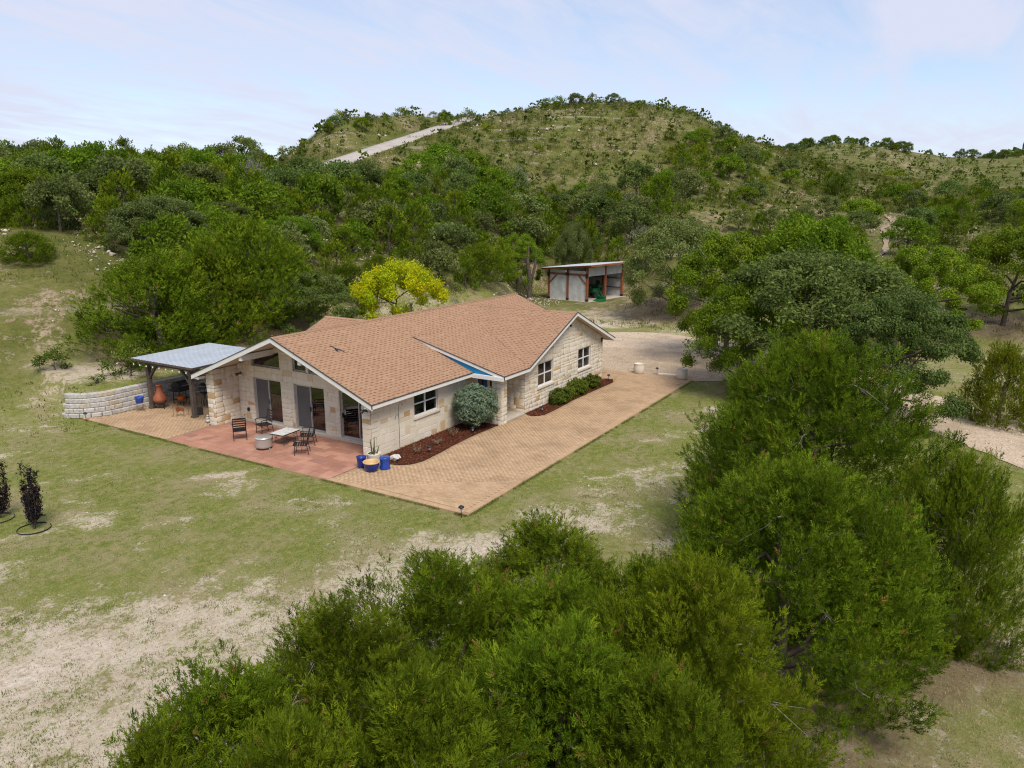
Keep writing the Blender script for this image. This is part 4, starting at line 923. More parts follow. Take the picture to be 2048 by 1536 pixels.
# ------------------------------------------------------------------ things under and near the pergola
def legs_scroll(mb, n, r, h, rt, m=0):
    for k in range(n):
        a = 2*math.pi*k/n+.4; c, s = math.cos(a), math.sin(a); pts = [(c*r*.75, s*r*.75, h), (c*r, s*r, h*.45), (c*r*1.15, s*r*1.15, .02), (c*r*1.3, s*r*1.3, .03), (c*r*1.32, s*r*1.32, .09), (c*r*1.2, s*r*1.2, .10)]
        mb.tube(pts, rt, 5, m)
ch = thing('chiminea', 'tall terracotta chiminea with sooty belly on iron stand under the pergola', 'chiminea', (.55, 14.25, .055))
mb = MB(); mb.lathe([(0, .16), (.12, .165), (.24, .24), (.315, .36), (.33, .46), (.30, .58), (.22, .72), (.155, .86), (.125, 1.0), (.115, 1.10), (.15, 1.13), (.155, 1.18), (.12, 1.20), (.10, 1.17), (.10, .9), (.1, .8)], 28); mb.build('body', M['terracotta'], ch)
mb = MB(); mb.lathe([(.20, .34), (.21, .36), (.21, .30), (.20, .28)], 20); legs_scroll(mb, 3, .27, .30, .013); mb.build('stand', M['black'], ch)
mb = MB(); mb.lo((-.30, -.34, .01), (-.02, .02, .03)); 
bp = thing('pot_stand', 'round cobalt blue pot raised on thin wire legs by the retaining wall', 'pot', (-.37, 14.5, .055))
mb = MB(); mb.lathe([(0, .42), (.14, .42), (.17, .50), (.20, .66), (.22, .70), (.22, .73), (.19, .73), (.17, .6), (0, .58)], 20); mb.build('pot', M['cobalt2'], bp)
mb = MB(); mb.lathe([(.17, .44), (.18, .46), (.18, .44)], 18)
for k in range(4): a = k*math.pi/2+.4; mb.tube([(.17*math.cos(a), .17*math.sin(a), .45), (.19*math.cos(a), .19*math.sin(a), .03), (.22*math.cos(a), .22*math.sin(a), .01)], .007, 5)
mb.build('wire_stand', M['rust'], bp)
gr = thing('barbecue_grill', 'black hooded barbecue grill parked against the retaining wall', 'grill', (1.85, 14.30, .055), R(8))
mb = MB(); mb.lo((-.42, -.26, .62), (.42, .26, .80)); mb.build('firebox', M['black'], gr, bevel=.02)
mb = MB(); pr = [(-.27, .80), (-.27, .92), (-.20, 1.06), (-.05, 1.14), (.10, 1.13), (.24, 1.02), (.27, .80)]; mb.prism([(-.42, y, z) for y, z in pr], (.84, 0, 0)); mb.build('lid', M['black'], gr, bevel=.015)
mb = MB(); mb.tube([(-.3, -.31, .93), (.3, -.31, .93)], .015); mb.build('handle', M['steel'], gr)
for s in (-1, 1): mb = MB(); mb.lo((s*.43, -.24, .76), (s*.72, .24, .79)); mb.build('side_shelf', M['charcoal'], gr)
for sx in (-1, 1):
    for sy in (-1, 1): mb = MB(); mb.tube([(sx*.38, sy*.2, .62), (sx*.42, sy*.22, .0)], .02, 6); mb.build('leg', M['black'], gr)
mb = MB(); mb.lo((-.40, -.22, .20), (.40, .22, .22)); mb.build('shelf', M['charcoal'], gr)
op = thing('orange_planter', 'orange glazed pot with a trailing plant on a stand by the grill', 'pot', (1.30, 13.65, .055))
mb = MB(); mb.lathe([(0, .30), (.13, .30), (.20, .42), (.23, .52), (.24, .54), (.20, .54), (.17, .48), (0, .47)], 18); mb.build('pot', M['orange'], op)
mb = MB(); legs_scroll(mb, 3, .16, .32, .010); mb.build('stand', M['black'], op)
dg = thing('dog_plant_stand', 'rusted iron dog cutout standing on thin legs on the terrace', 'ornament', (.08, 12.04, .055), R(-50))
mb = MB(); sil = [(-.20, .26), (-.20, .42), (-.15, .50), (-.06, .53), (-.02, .50), (.02, .44), (.10, .42), (.17, .40), (.20, .30), (.14, .24), (0, .27), (-.08, .22)]; mb.prism([(x, -.006, z) for x, z in sil], (0, .012, 0)); mb.build('cutout', M['rust'], dg)
mb = MB()
for x, y in ((-.16, .1), (.15, .1), (-.16, -.1), (.15, -.1)): mb.tube([(x*.9, y*.1, .30), (x, y, .02), (x*1.35, y*1.3, .0)], .007, 5)
mb.build('legs_frame', M['rust'], dg)
for k, (px, py, lb) in enumerate(((-.12, 12.30, 'thin scrolled iron plant hook beside the dog cutout'), (.45, 11.95, 'thin scrolled iron plant hook next to the pergola post'))):
    mb = MB(); mb.tube([(0, 0, 0), (0, 0, .62), (.03, 0, .68), (.08, 0, .66)], .008, 5); mb.tube([(0, 0, .05), (-.06, 0, .01), (-.12, 0, .05), (-.10, 0, .1), (-.06, 0, .08)], .007, 5); o = mb.build('plant_hook', M['rust'], label=lb, cat='hook'); o.location = (px, py, .055)
bt = thing('bar_table', 'tall black bar table under the pergola next to the house wall', 'table', (2.35, 12.9, .055))
mb = MB(); mb.lathe([(0, 1.0), (.40, 1.0), (.40, 1.04), (0, 1.04)], 20); mb.build('tabletop', M['black'], bt)
for k in range(4): a = k*math.pi/2+.7; mb = MB(); mb.tube([(.12*math.cos(a), .12*math.sin(a), 1.0), (.30*math.cos(a), .30*math.sin(a), 0)], .022, 6); mb.build('leg', M['black'], bt)
mb = MB(); mb.lo((-.08, -.06, 0), (.08, .06, .12)); mb.lathe([(.045, .12), (.05, .16), (0, .17)], 10); o = mb.build('radio_box', M['cream_pot'], label='small pale box with dark face on the bar table', cat='box'); o.location = (2.25, 12.82, 1.098)
def stool(loc, rz, lb):
    s = thing('bar_stool', lb, 'stool', loc, rz, 'bar stools under the pergola')
    mb = MB(); mb.lathe([(0, .70), (.19, .70), (.2, .74), (0, .76)], 16); mb.build('seat', M['black'], s)
    for k in range(4): a = k*math.pi/2+.78; mb = MB(); mb.tube([(.11*math.cos(a), .11*math.sin(a), .70), (.24*math.cos(a), .24*math.sin(a), 0)], .018, 6); mb.build('leg', M['black'], s)
    mb = MB(); mb.tube([(-.16, -.12, .74), (-.20, -.14, 1.05), (-.20, .14, 1.05), (-.16, .12, .74)], .016, 6); mb.box((-.19, 0, .98), (.02, .28, .12)); mb.build('backrest', M['black'], s)
stool((1.85, 12.55, .055), R(25), 'black bar stool on the grill side of the bar table'); stool((2.2, 12.15, .055), R(80), 'black bar stool between the bar table and house wall')
pp = thing('potted_plant', 'dark square pot with a spindly plant beside the pergola post', 'plant', (.72, 11.52, .055))
mb = MB(); mb.prism([(-.13, -.13, .34), (.13, -.13, .34), (.13, .13, .34), (-.13, .13, .34)], (0, 0, -.34)); mb.build('pot', M['charcoal'], pp, bevel=.02)
PLANT_A = pp
sp = MB(); sp.ico((0, 0, .10), .14, 0, .2, (1, .8, .7)); sp.ico((.02, .03, .24), .10, 0, .2, (1, .8, .7)); sp.ico((0, .02, .34), .06, 0, .2); o = sp.build('stone_cairn', M['block'], label='small stacked grey stone cairn at the foot of the house pier', cat='stones'); o.location = (.02, 9.95, .05)

# ------------------------------------------------------------------ patio set
def chair(loc, rz, lb):
    c = thing('patio_chair', lb, 'chair', loc, rz, 'iron patio chairs'); w, dpt, m = .26, .25, M['black']     # faces +X
    for s in (-1, 1):
        mb = MB(); mb.tube([(dpt, s*w, 0), (dpt-.01, s*w, .42), (dpt, s*w, .63)], .014, 6); mb.build('leg', m, c)
        mb = MB(); mb.tube([(-dpt-.06, s*w, 0), (-dpt+.02, s*w, .42), (-dpt-.03, s*w, .70), (-dpt-.10, s*w, 1.0)], .014, 6); mb.build('leg', m, c)
        mb = MB(); mb.tube([(dpt+.02, s*(w+.01), .63), (dpt-.1, s*(w+.02), .655), (0, s*(w+.02), .65), (-dpt, s*w, .64)], .018, 6); mb.build('arm', m, c)
    mb = MB()
    for i in range(6): x = -dpt+.03+i*.094; mb.lo((x, -w+.005, .415), (x+.065, w-.005, .432))
    mb.bar((dpt, -w, .41), (dpt, w, .41), .02, .03); mb.bar((-dpt+.01, -w, .41), (-dpt+.01, w, .41), .02, .03); mb.bar((-dpt, -w, .41), (dpt, -w, .41), .02, .025); mb.bar((-dpt, w, .41), (dpt, w, .41), .02, .025); mb.build('seat', m, c)
    for i in range(5):
        z = .54+i*.108; x = -dpt-.005-.095*(max(0, z-.62)/.38); mb = MB(); mb.box((x, 0, z), (.014, 2*w-.02, .055 if i < 4 else .075)); mb.build('back_slat', m, c)
    mb = MB(); mb.bar((-dpt-.03, -w, .2), (dpt, -w, .2), .012, .015); mb.bar((-dpt-.03, w, .2), (dpt, w, .2), .012, .015); mb.bar((0, -w, .2), (0, w, .2), .012, .015); mb.build('stretcher', m, c)
PZ = .052
chair((-.87, 6.68, PZ), math.atan2(.8, .6), 'black iron patio chair turned to face the house wall')
chair((.26, 6.45, PZ), math.atan2(.25, -.95), 'black iron patio chair in front of the first screened sliding door')
chair((.12, 3.62, PZ), math.atan2(.8, -.6), 'black iron patio chair drawn up to the end of the mosaic table')
chair((-.92, 2.92, PZ), math.atan2(.76, -.64), 'black iron patio chair standing out on the tiles beyond the mosaic table')
tb = thing('mosaic_table', 'low coffee table with pale mosaic top and scrolled iron base', 'table', (-.22, 4.64, PZ), R(5))
mb = MB(); mb.lo((-.50, -.37, .455), (.50, .37, .49)); mb.build('tabletop', M['mosaic'], tb, bevel=.008)
mb = MB()
for s in (-1, 1): mb.bar((-.5, s*.372, .465), (.5, s*.372, .465), .014, .04); mb.bar((s*.502, -.37, .465), (s*.502, .37, .465), .014, .04)
mb.build('rim', M['black'], tb)
def spiral(c, r, ax, turns=1.6, n=18, s=1): return [tuple(Vector(c)+Vector(ax)*(r*(1-.75*i/n)*math.cos(s*i/n*turns*6.28))+Vector((0, 0, 1))*(r*(1-.75*i/n)*math.sin(s*i/n*turns*6.28))) for i in range(n+1)]
for sy in (-1, 1):
    mb = MB()
    for sx in (-1, 1): mb.tube([(sx*.36, sy*.30, .455), (sx*.40, sy*.32, .2), (sx*.44, sy*.34, 0)], .011, 5); mb.tube(spiral((sx*.22, sy*.31, .33), .10, (1, 0, 0), s=sx), .008, 4); mb.tube(spiral((sx*.20, sy*.31, .13), .11, (1, 0, 0), s=-sx), .008, 4)
    mb.tube([(-.4, sy*.31, .23), (.4, sy*.31, .23)], .008, 4); mb.build('scroll_base', M['black'], tb)
fp_ = thing('fire_pit', 'round stainless steel smokeless fire pit on the terracotta tiles', 'fire pit', (-1.22, 4.78, PZ))
mb = MB(); mb.lathe([(.29, .05), (.33, .09), (.335, .14), (.335, .44), (.345, .47), (.335, .49), (.28, .485), (.27, .44), (.27, .12), (0, .11)], 40); mb.build('drum', M['steel'], fp_)
mb = MB(); mb.lathe([(.355, .455), (.355, .50), (.30, .515), (0, .52)], 40); mb.build('lid', M['steel'], fp_)
mb = MB(); mb.lathe([(.31, .08), (.31, .0), (.29, .0), (.29, .06)], 30)
mb.build('base_ring', M['charcoal'], fp_)
for k in range(3): a = k*2.094+.5; mb = MB(); mb.bar((.28*math.cos(a), .28*math.sin(a), .05), (.38*math.cos(a), .38*math.sin(a), .012), .05, .02); mb.build('foot', M['steel'], fp_)

# ------------------------------------------------------------------ pots at the corner, bed fittings
def pot(name, prof, mat, loc, lb, cat='pot', n=28): mb = MB(); mb.lathe(prof, n); o = mb.build(name, mat, label=lb, cat=cat); o.location = loc; return o
pot('blue_vase', [(0, 0), (.13, 0), (.15, .05), (.185, .40), (.20, .44), (.17, .44), (.15, .35), (0, .30)], M['cobalt'], (-.92, -.28, PZ), 'tall plain blue glazed pot at the patio corner')
bb = thing('blue_bowl_pot', 'wide blue glazed pot with sandy yellow lining on the pavers', 'pot', (-1.02, -.86, PZ))
mb = MB(); mb.lathe([(0, 0), (.19, 0), (.24, .08), (.285, .22), (.30, .31), (.31, .34)], 32); mb.build('body', M['cobalt'], bb)
mb = MB(); mb.lathe([(.31, .34), (.325, .37), (.30, .385), (.275, .36), (.25, .25), (.20, .12), (0, .09)], 32); mb.build('lining', M['sand_glaze'], bb)
gs = thing('garden_stool', 'bright blue waisted ceramic garden stool beside the mulch bed', 'stool', (-.55, -1.12, PZ))
mb = MB(); mb.lathe([(0, 0), (.205, 0), (.21, .03), (.18, .14), (.175, .26), (.20, .40), (.205, .44), (.19, .46), (0, .475)], 32); mb.build('body', M['cobalt2'], gs)
wp = thing('cactus_planter', 'white planter with tall thin cactus stems against the house corner', 'plant', (-.38, -.42, PZ))
mb = MB(); mb.lathe([(0, 0), (.24, 0), (.25, .04), (.27, .42), (.28, .46), (.25, .46), (.235, .40), (0, .39)], 28); mb.build('pot', M['cream_pot'], wp)
mb = MB(); rr = random.Random(2)
for k in range(9): a = rr.uniform(0, 6.28); q = rr.uniform(.02, .15); h = rr.uniform(.25, .8) if k < 5 else .15; mb.tube([(q*math.cos(a), q*math.sin(a), .38), (q*1.3*math.cos(a), q*1.3*math.sin(a), .38+h*.5), (q*1.7*math.cos(a), q*1.7*math.sin(a), .38+h)], [.022, .024, .012], 6)
mb.build('stems', M['cactus'], wp)
for k in range(10):
    a = rr.uniform(0, 6.28); mb = MB(); mb.ico((.19*math.cos(a), .19*math.sin(a), .42), .04, 0, .3); mb.build('top_stone', M['charcoal'] if k % 2 else M['white_rock'], wp)
mb = MB(); mb.ico((0, 0, .12), .20, 0, .22, (1.25, .9, .75)); mb.ico((.17, -.10, .10), .15, 0, .25, (1.1, .9, .8)); mb.ico((.12, .12, .09), .14, 0, .25); o = mb.build('white_boulder', M['white_rock'], label='pale craggy boulder at the tip of the mulch bed', cat='rock'); o.location = (.33, -.86, .045); o.rotation_euler = (0, 0, .6)
mb = MB(); mb.tube([(0, 0, 0), (0, 0, 1.95), (.02, 0, 2.06), (.10, 0, 2.13), (.19, 0, 2.09), (.22, 0, 2.0), (.25, 0, 1.98)], .011, 6); mb.tube([(0, 0, 1.45), (-.02, 0, 1.62), (-.10, 0, 1.69), (-.19, 0, 1.64), (-.22, 0, 1.54), (-.25, 0, 1.52)], .010, 6); o = mb.build('shepherd_hook', M['charcoal'], label='slim double shepherd hook standing in the mulch near the house corner', cat='hook'); o.location = (1.09, -.50, .04)
def solar(loc, lb, hgt_=.32):
    s = thing('path_light', lb, 'light', loc, 0, 'solar path lights')
    mb = MB(); mb.tube([(0, 0, -.05), (0, 0, hgt_-.12)], .012, 6); mb.build('stake', M['black'], s)
    mb = MB(); mb.lathe([(.035, hgt_-.12), (.055, hgt_-.02), (.0, hgt_-.02)], 12); mb.build('lens', M['lens'], s)
    mb = MB(); mb.lathe([(.0, hgt_-.02), (.10, hgt_-.02), (.085, hgt_+.015), (.03, hgt_+.05), (.0, hgt_+.055)], 14); mb.build('cap', M['black'], s)
solar((1.83, -1.42, .05), 'solar path light in the mulch below the front window', .26); solar((4.96, -1.40, .05), 'solar path light in the mulch near the round bush', .26)
solar((-2.80, -6.22, .0), 'solar path light on the grass at the outer corner of the paver drive', .38); solar((9.63, -2.32, .05), 'solar path light in the bed below the gable window', .26)
solar((17.6, -2.26, .05), 'solar path light at the far tip of the second mulch bed', .34); solar((-2.65, 15.2, .02), 'solar path light by the end of the retaining wall', .38); solar((20.7, -4.02, .05), 'solar path light between the two cream planters', .38)
for (x, y), lb in (((20.5, -2.95), 'cream barrel planter on the gravel edge nearer the house'), ((20.35, -5.66), 'cream barrel planter on the corner of the paver drive')): pot('barrel_planter', [(0, 0), (.27, 0), (.31, .06), (.33, .28), (.31, .52), (.30, .58), (.33, .60), (.27, .60), (.26, .5), (0, .48)], M['cream_pot'], (x, y, .05 if y < -5 else .034), lb, 'planter')
mb = MB(); mb.box((0, 0, .05), (.24, 1.25, .10)); o = mb.build('curb_stone', M['cream_pot'], label='short pale stone bar lying between the cream planters', cat='stone', bevel=.02); o.location = (20.85, -4.72, .034); o.rotation_euler = (0, 0, R(12))

# ------------------------------------------------------------------ open shed
SO, SA = Vector((48.35, 13.87, 0)), math.atan2(-.15, .99)
shz = H(48.7, 16.2)
sd = thing('open_shed', 'lean-to shed of red timber posts and corrugated metal behind the house', 'shed', (SO.x, SO.y, shz), SA)   # local x = depth, y = along the front to the left
FW, DP = 4.85, 6.7
def rt(y): return 3.52-.085*y       # underside of roof
for x in (0, 3.35, DP):
    for y in (0, 2.42, FW):
        if y == 2.42 and x == 3.35: continue
        mb = MB(); mb.box((x, y, rt(y)/2-.3), (.20, .20, rt(y)+.6)); mb.build('post', M['woodred'], sd)
        mb = MB(); mb.box((x, y, .08), (.24, .24, .34)); mb.build('post_foot', M['black'], sd)
mb = MB(); mb.lo((-.09, .1, 2.62), (.09, FW-.1, 2.80)); mb.build('beam', M['woodred'], sd)
mb = MB(); mb.lo((-.14, 2.2, 2.58), (-.11, 2.64, 2.84)); mb.lo((-.14, -.14, 2.4), (-.11, .14, 2.84)); mb.lo((-.14, FW-.14, 2.4), (-.11, FW+.14, 2.84)); mb.build('bracket', M['black'], sd)
for y, s in ((.1, 1), (FW-.1, -1)): mb = MB(); mb.bar((-.02, y, 1.75), (-.02, y+s*.95, 2.64), .12, .12, 0, (1, 0, 0)); mb.build('brace', M['woodred'], sd)
for y0, y1, z0, z1 in ((.1, 2.32, -.35, 2.62), (2.52, FW-.1, -.35, 2.62), (.1, FW-.1, 2.80, 3.1)):
    V, F = corr((.02, y1, z0), (0, y0-y1, 0), (0, 0, z1-z0), 1, .03, .15); mb = MB(); mb.add(V, F); mb.build('wall_sheet', M['galv_wall'], sd)
for x0, x1 in ((.1, 3.25), (3.45, DP-.1)):
    V, F = corr((x0, .0, 2.55), (x1-x0, 0, 0), (0, 0, .88), 1, .03, .15); mb = MB(); mb.add(V, F); mb.build('wall_sheet', M['galv_wall'], sd)
V, F = corr((DP, 0.1, -.3), (0, FW-.2, 0), (0, 0, 3.3), 1, .03, .15); mb = MB(); mb.add(V, F); mb.build('wall_sheet', M['galv_wall'], sd)
V, F = corr((0.1, FW, -.3), (DP-.2, 0, 0), (0, 0, 3.3), 1, .03, .15); mb = MB(); mb.add(V, F); mb.build('wall_sheet', M['galv_wall'], sd)
for z in (.9, 1.9): mb = MB(); mb.lo((DP-.14, .1, z), (DP-.03, FW-.1, z+.1)); mb.build('rail', M['woodgrey'], sd)
V, F = corr((-.75, -.95, rt(-.95)+.20), (DP+1.5, 0, 0), (0, FW+1.7, -.085*(FW+1.7)), 1, .03, .3); mb = MB(); mb.add(V, F); o = mb.build('roof_sheet', M['roof_sheet'], sd); o.modifiers.new('s', 'SOLIDIFY').thickness = .02
for x in (-.55, 1.6, 3.6, 5.6, DP+.55): mb = MB(); mb.bar((x, -.85, rt(-.85)+.09), (x, FW+.6, rt(FW+.6)+.09), .06, .16); mb.build('rafter', M['woodred'], sd)
mb = MB(); mb.bar((-.72, -.93, rt(-.93)+.10), (DP+.72, -.93, rt(-.93)+.10), .05, .17); mb.build('fascia', M['woodred'], sd)
mb = MB(); mb.box((-.12, 2.6, 3.02), (.10, .42, .22)); o = mb.build('flood_lamp', M['black'], sd); mb = MB(); mb.box((-.18, 2.6, 3.02), (.03, .34, .16)); mb.build('lens', M['bulb'], o)
mb = MB(); mb.lo((-.2, -.4, -.5), (DP+.3, FW, .02)); mb.build('floor_slab', M['concrete'], sd)
ld = thing('loader_bucket', 'green metal loader bucket with fork arms leaning at the shed opening', 'bucket', (49.6, 13.05, H(49.6, 13.0)), R(-20))
mb = MB(); pr = [(-.45, .02), (.35, 0), (.45, .10), (.40, .62), (.30, .66), (.2, .25), (-.40, .10)]; mb.prism([(x, -.75, z) for x, z in pr], (0, 1.5, 0)); mb.build('scoop', M['greenpaint'], ld)
for y in (-.45, .05, .45): mb = MB(); mb.bar((.35, y, .4), (-.25, y+.25, 1.45), .07, .09); mb.build('arm', M['greenpaint'], ld)
mb = MB(); mb.bar((.0, -.3, 1.0), (.0, .65, 1.0), .07, .07); mb.build('crossbar', M['greenpaint'], ld)
tr_ = thing('parked_tractor', 'dark shape of a small tractor parked deep inside the shed', 'tractor', (52.6, 15.0, shz+.02), SA)
mb = MB(); mb.lo((-.9, -.4, .5), (.9, .4, 1.0)); mb.lo((.1, -.45, 1.0), (.9, .45, 1.25)); mb.build('body', M['greenpaint'], tr_, bevel=.06)
for x, y, q in ((-.75, -.55, .32), (-.75, .55, .32), (.65, -.6, .5), (.65, .6, .5)): mb = MB(); mb.tube([(x, y-.12, q), (x, y+.12, q)], q, 18); mb.build('tyre', M['black'], tr_)
mb = MB(); mb.lo((.35, -.25, 1.25), (.75, .25, 1.4)); mb.lo((.68, -.25, 1.4), (.76, .25, 1.75)); mb.build('seat', M['charcoal'], tr_)
mb = MB(); mb.tube([(.9, -.42, 1.2), (.95, -.42, 2.2), (.95, .42, 2.2), (.9, .42, 1.2)], .03, 6); mb.build('roll_bar', M['black'], tr_)

# swallow gliding over the roof
ld.scale = (.8, .8, .8)
bd = thing('swallow', 'dark swallow gliding with bent wings above the shingle roof', 'bird', (-6.9, -5.17, 6.04), R(35))
mb = MB(); n = 10
bodyp = [(-.085, .004), (-.07, .014), (-.03, .022), (.02, .021), (.05, .016), (.065, .014), (.08, .007), (.09, .001)]
vs = []; 
for x, r_ in bodyp:
    for k in range(8): a = k*math.pi/4; vs.append((x, r_*math.cos(a), r_*math.sin(a)*.9))
mb.add(vs, [(i*8+k, i*8+(k+1) % 8, (i+1)*8+(k+1) % 8, (i+1)*8+k) for i in range(len(bodyp)-1) for k in range(8)], 0, True)
for s in (-1, 1):
    mb.prism([(.045, s*.012, .008), (.055, s*.06, .02), (-.01, s*.125, .03), (-.09, s*.185, .035), (-.03, s*.09, .022), (-.015, s*.012, .006)], (0, 0, -.004))
    mb.prism([(-.07, s*.002, .002), (-.08, s*.012, .002), (-.155, s*.032, .002), (-.10, s*.006, .002)], (0, 0, -.003))
mb.build('body', M['black'], bd)
bd.scale = (1.5, 1.5, 1.5); bd.rotation_euler = (R(28), R(-12), R(60))
# ------------------------------------------------------------------ vegetation
def frames(ax, rng):
    ax = ax/np.linalg.norm(ax, axis=1, keepdims=True); r = rng.normal(size=ax.shape); u = np.cross(ax, r); u /= np.linalg.norm(u, axis=1, keepdims=True)+1e-9; return np.stack([u, np.cross(ax, u), ax], 2)
def scatter(T, TF, pos, axis, scale, rnd, rng, jr=.12):
    Rm = frames(axis, rng); V = np.einsum('nij,kj->nki', Rm, T)*scale[:, None, None]+pos[:, None]; k = len(T); n = len(pos)
    F = (TF[None]+k*np.arange(n)[:, None, None]).reshape(-1, TF.shape[1]); return V.reshape(-1, 3), F, np.clip(np.repeat(rnd, k)+rng.normal(0, jr, n*k)*0+np.repeat(rng.normal(0, jr, n), k), 0, 1)
def plume(n, rng, wid=.04, open_=(.45, 1.0), lng=.46):
    V, F = [], []
    for i in range(n):
        t = (i+.5)/n; a = i*2.4+rng.uniform(-.4, .4); el = rng.uniform(*open_)*(1-.55*t); d = np.array([math.cos(a)*math.sin(el), math.sin(a)*math.sin(el), math.cos(el)]); L = lng*(1-.5*t)*rng.uniform(.75, 1.2)
        s = np.array([0, 0, t*.72]); side = np.cross(d, rng.normal(size=3)); side /= np.linalg.norm(side); b = len(V); w = wid*rng.uniform(.8, 1.3)
        V += [s+d*L*.22+side*w*1.05, s+d*L, s+d*L*.22-side*w*1.05]; F += [(b, b+1, b+2)]
    return np.array(V), np.array(F)
def leafball(n, rng, ls=.2, spread=1., asp=.45):
    V, F = [], []
    for i in range(n):
        p = rng.normal(size=3); p *= spread*rng.random()**.4/np.linalg.norm(p); d = p/np.linalg.norm(p)*.6+rng.normal(size=3)*.6; d /= np.linalg.norm(d)
        nn = np.array([0, 0, 1.])*.9+rng.normal(size=3)*.6; side = np.cross(d, nn); side /= np.linalg.norm(side); L = ls*rng.uniform(.7, 1.3); w = L*asp; b = len(V)
        V += [p-d*L*.5, p+side*w*.5, p+d*L*.5, p-side*w*.5]; F += [(b, b+1, b+2, b+3)]
    return np.array(V), np.array(F)
def trunk_mesh(mb, h, r0, limbs, rr, reach, lean=.15, m=0):
    top = Vector((rr.uniform(-lean, lean)*h, rr.uniform(-lean, lean)*h, h)); mid = Vector((rr.uniform(-.1, .1)*h, rr.uniform(-.1, .1)*h, h*.5))
    mb.tube([(0, 0, -.3), (0, 0, .05), mid*.5, mid, top], [r0*1.35, r0, r0*.85, r0*.7, r0*.3], 8, m, False)
    for k in range(limbs):
        t = rr.uniform(.15, .8); b = mid*(t*2) if t < .5 else mid.lerp(top, t*2-1); a = rr.uniform(0, 6.28); q = rr.uniform(.45, .8)*reach; e = b+Vector((math.cos(a)*q, math.sin(a)*q, rr.uniform(.15, .45)*h*.6)); c = b.lerp(e, .5)+Vector((rr.uniform(-.2, .2), rr.uniform(-.2, .2), rr.uniform(-.1, .25)))*reach*.4
        mb.tube([b, c, e], [r0*.5, r0*.32, r0*.10], 5, m, False)
def jun_points(h, r, nb, ns, rng, low=.03, sharp=1.9, sig=.10, fill=.30, bough=.32):
    """tips grouped on boughs inside a domed crown"""
    ph = rng.uniform(0, 6.28, 5); P, A, rn = [], [], []
    for b in range(nb):
        t = low+(1-low)*rng.random()**.95; a = rng.uniform(0, 6.28)
        Rz = r*(1-t**sharp)**.62*(.72+.28*min(1, t/.22))
        lob = 1+.16*math.sin(2*a+ph[0])+.12*math.sin(3*a+ph[1]+4*t)+.08*math.sin(5*a+ph[2]-6*t)
        q = rng.uniform(.80, 1.06) if rng.random() > fill else rng.uniform(.35, .8)
        c = np.array([math.cos(a)*Rz*lob*q, math.sin(a)*Rz*lob*q, t*h*.93*(1+.03*rng.normal())])
        out = np.array([math.cos(a), math.sin(a), 0])*(.75-.3*t)+np.array([0, 0, .62+.5*t]); tone = rng.uniform(.15, .85)
        n = max(3, int(ns*rng.uniform(.6, 1.4))); w_ = sig*r*rng.uniform(.7, 1.4); on = out/np.linalg.norm(out); bl = bough*r*rng.uniform(.7, 1.3)
        u_ = rng.random(n)**.8; lat = rng.normal(size=(n, 3)); lat -= (lat @ on)[:, None]*on; lat /= np.linalg.norm(lat, axis=1, keepdims=True); rad_ = w_*(.12+1.25*u_*(1.25-u_))*np.sqrt(rng.random(n))*1.5
        p = c+on*(.25*bl)-on*(u_*bl)[:, None]+lat*rad_[:, None]; p[:, 2] = np.maximum(p[:, 2], .06); P.append(p); A.append(on+lat*.75+np.array([0, 0, .25])+rng.normal(size=(n, 3))*.25); rn.append(np.clip(tone+.18*(.5-u_)+rng.normal(0, .12, n), 0, 1))
    return np.concatenate(P), np.concatenate(A), np.concatenate(rn)
def juniper_mesh(name, h, r, nb, ns, L, tw, seed, mat, sharp=1.9, wid=.04, sig=.10, joined=False, brown=.02):
    rng = np.random.default_rng(seed); P, A, rn = jun_points(h, r, nb, ns, rng, sharp=sharp, sig=sig); T, TF = plume(tw, rng, wid); rn = rn*.93; rn[rng.random(len(rn)) < brown] = 1.
    V, F, a = scatter(T, TF, P, A, L*rng.uniform(.7, 1.3, len(P)), rn, rng, .05)
    return V, F, a
def oak_points(h, r, nl, nc, rng, base=.28, flat=.8):
    P, A, rn = [], [], []
    for k in range(nl):
        a = k*2.4+rng.uniform(-.5, .5); q = math.sqrt((k+.6)/nl)*.86*rng.uniform(.9, 1.05); b0 = base*.62; zhi = b0+(.93-b0)*math.sqrt(max(0., 1-(q/.95)**2)); zlo = b0; zc_ = h*((zhi*rng.uniform(.86, 1.0)) if rng.random() < .66 else zlo+(zhi-zlo)*rng.random()); c = np.array([math.cos(a)*q*r, math.sin(a)*q*r, zc_]); lr = r*rng.uniform(.74, 1.3)/math.sqrt(nl)
        n = int(nc*rng.uniform(.7, 1.3)); d = rng.normal(size=(n, 3)); d /= np.linalg.norm(d, axis=1, keepdims=True); d[:, 2] = np.where(d[:, 2] < -.35, -d[:, 2]*.6, d[:, 2]); rad = lr*(rng.random(n)**.28)*rng.uniform(.85, 1.15, n)
        P.append(c+d*rad[:, None]*np.array([1, 1, flat])); A.append(d+np.array([0, 0, .5])); tone = rng.uniform(.25, .75); rn.append(np.clip(tone+rng.normal(0, .15, n), 0, 1))
    return np.concatenate(P), np.concatenate(A), np.concatenate(rn)
def oak_mesh(h, r, nl, nc, cl, nleaf, ls, seed, base=.28, asp=.5):
    rng = np.random.default_rng(seed); P, A, rn = oak_points(h, r, nl, nc, rng, base); T, TF = leafball(nleaf, rng, ls, 1., asp); return scatter(T, TF, P, A, cl*rng.uniform(.7, 1.3, len(P)), rn, rng, .06)
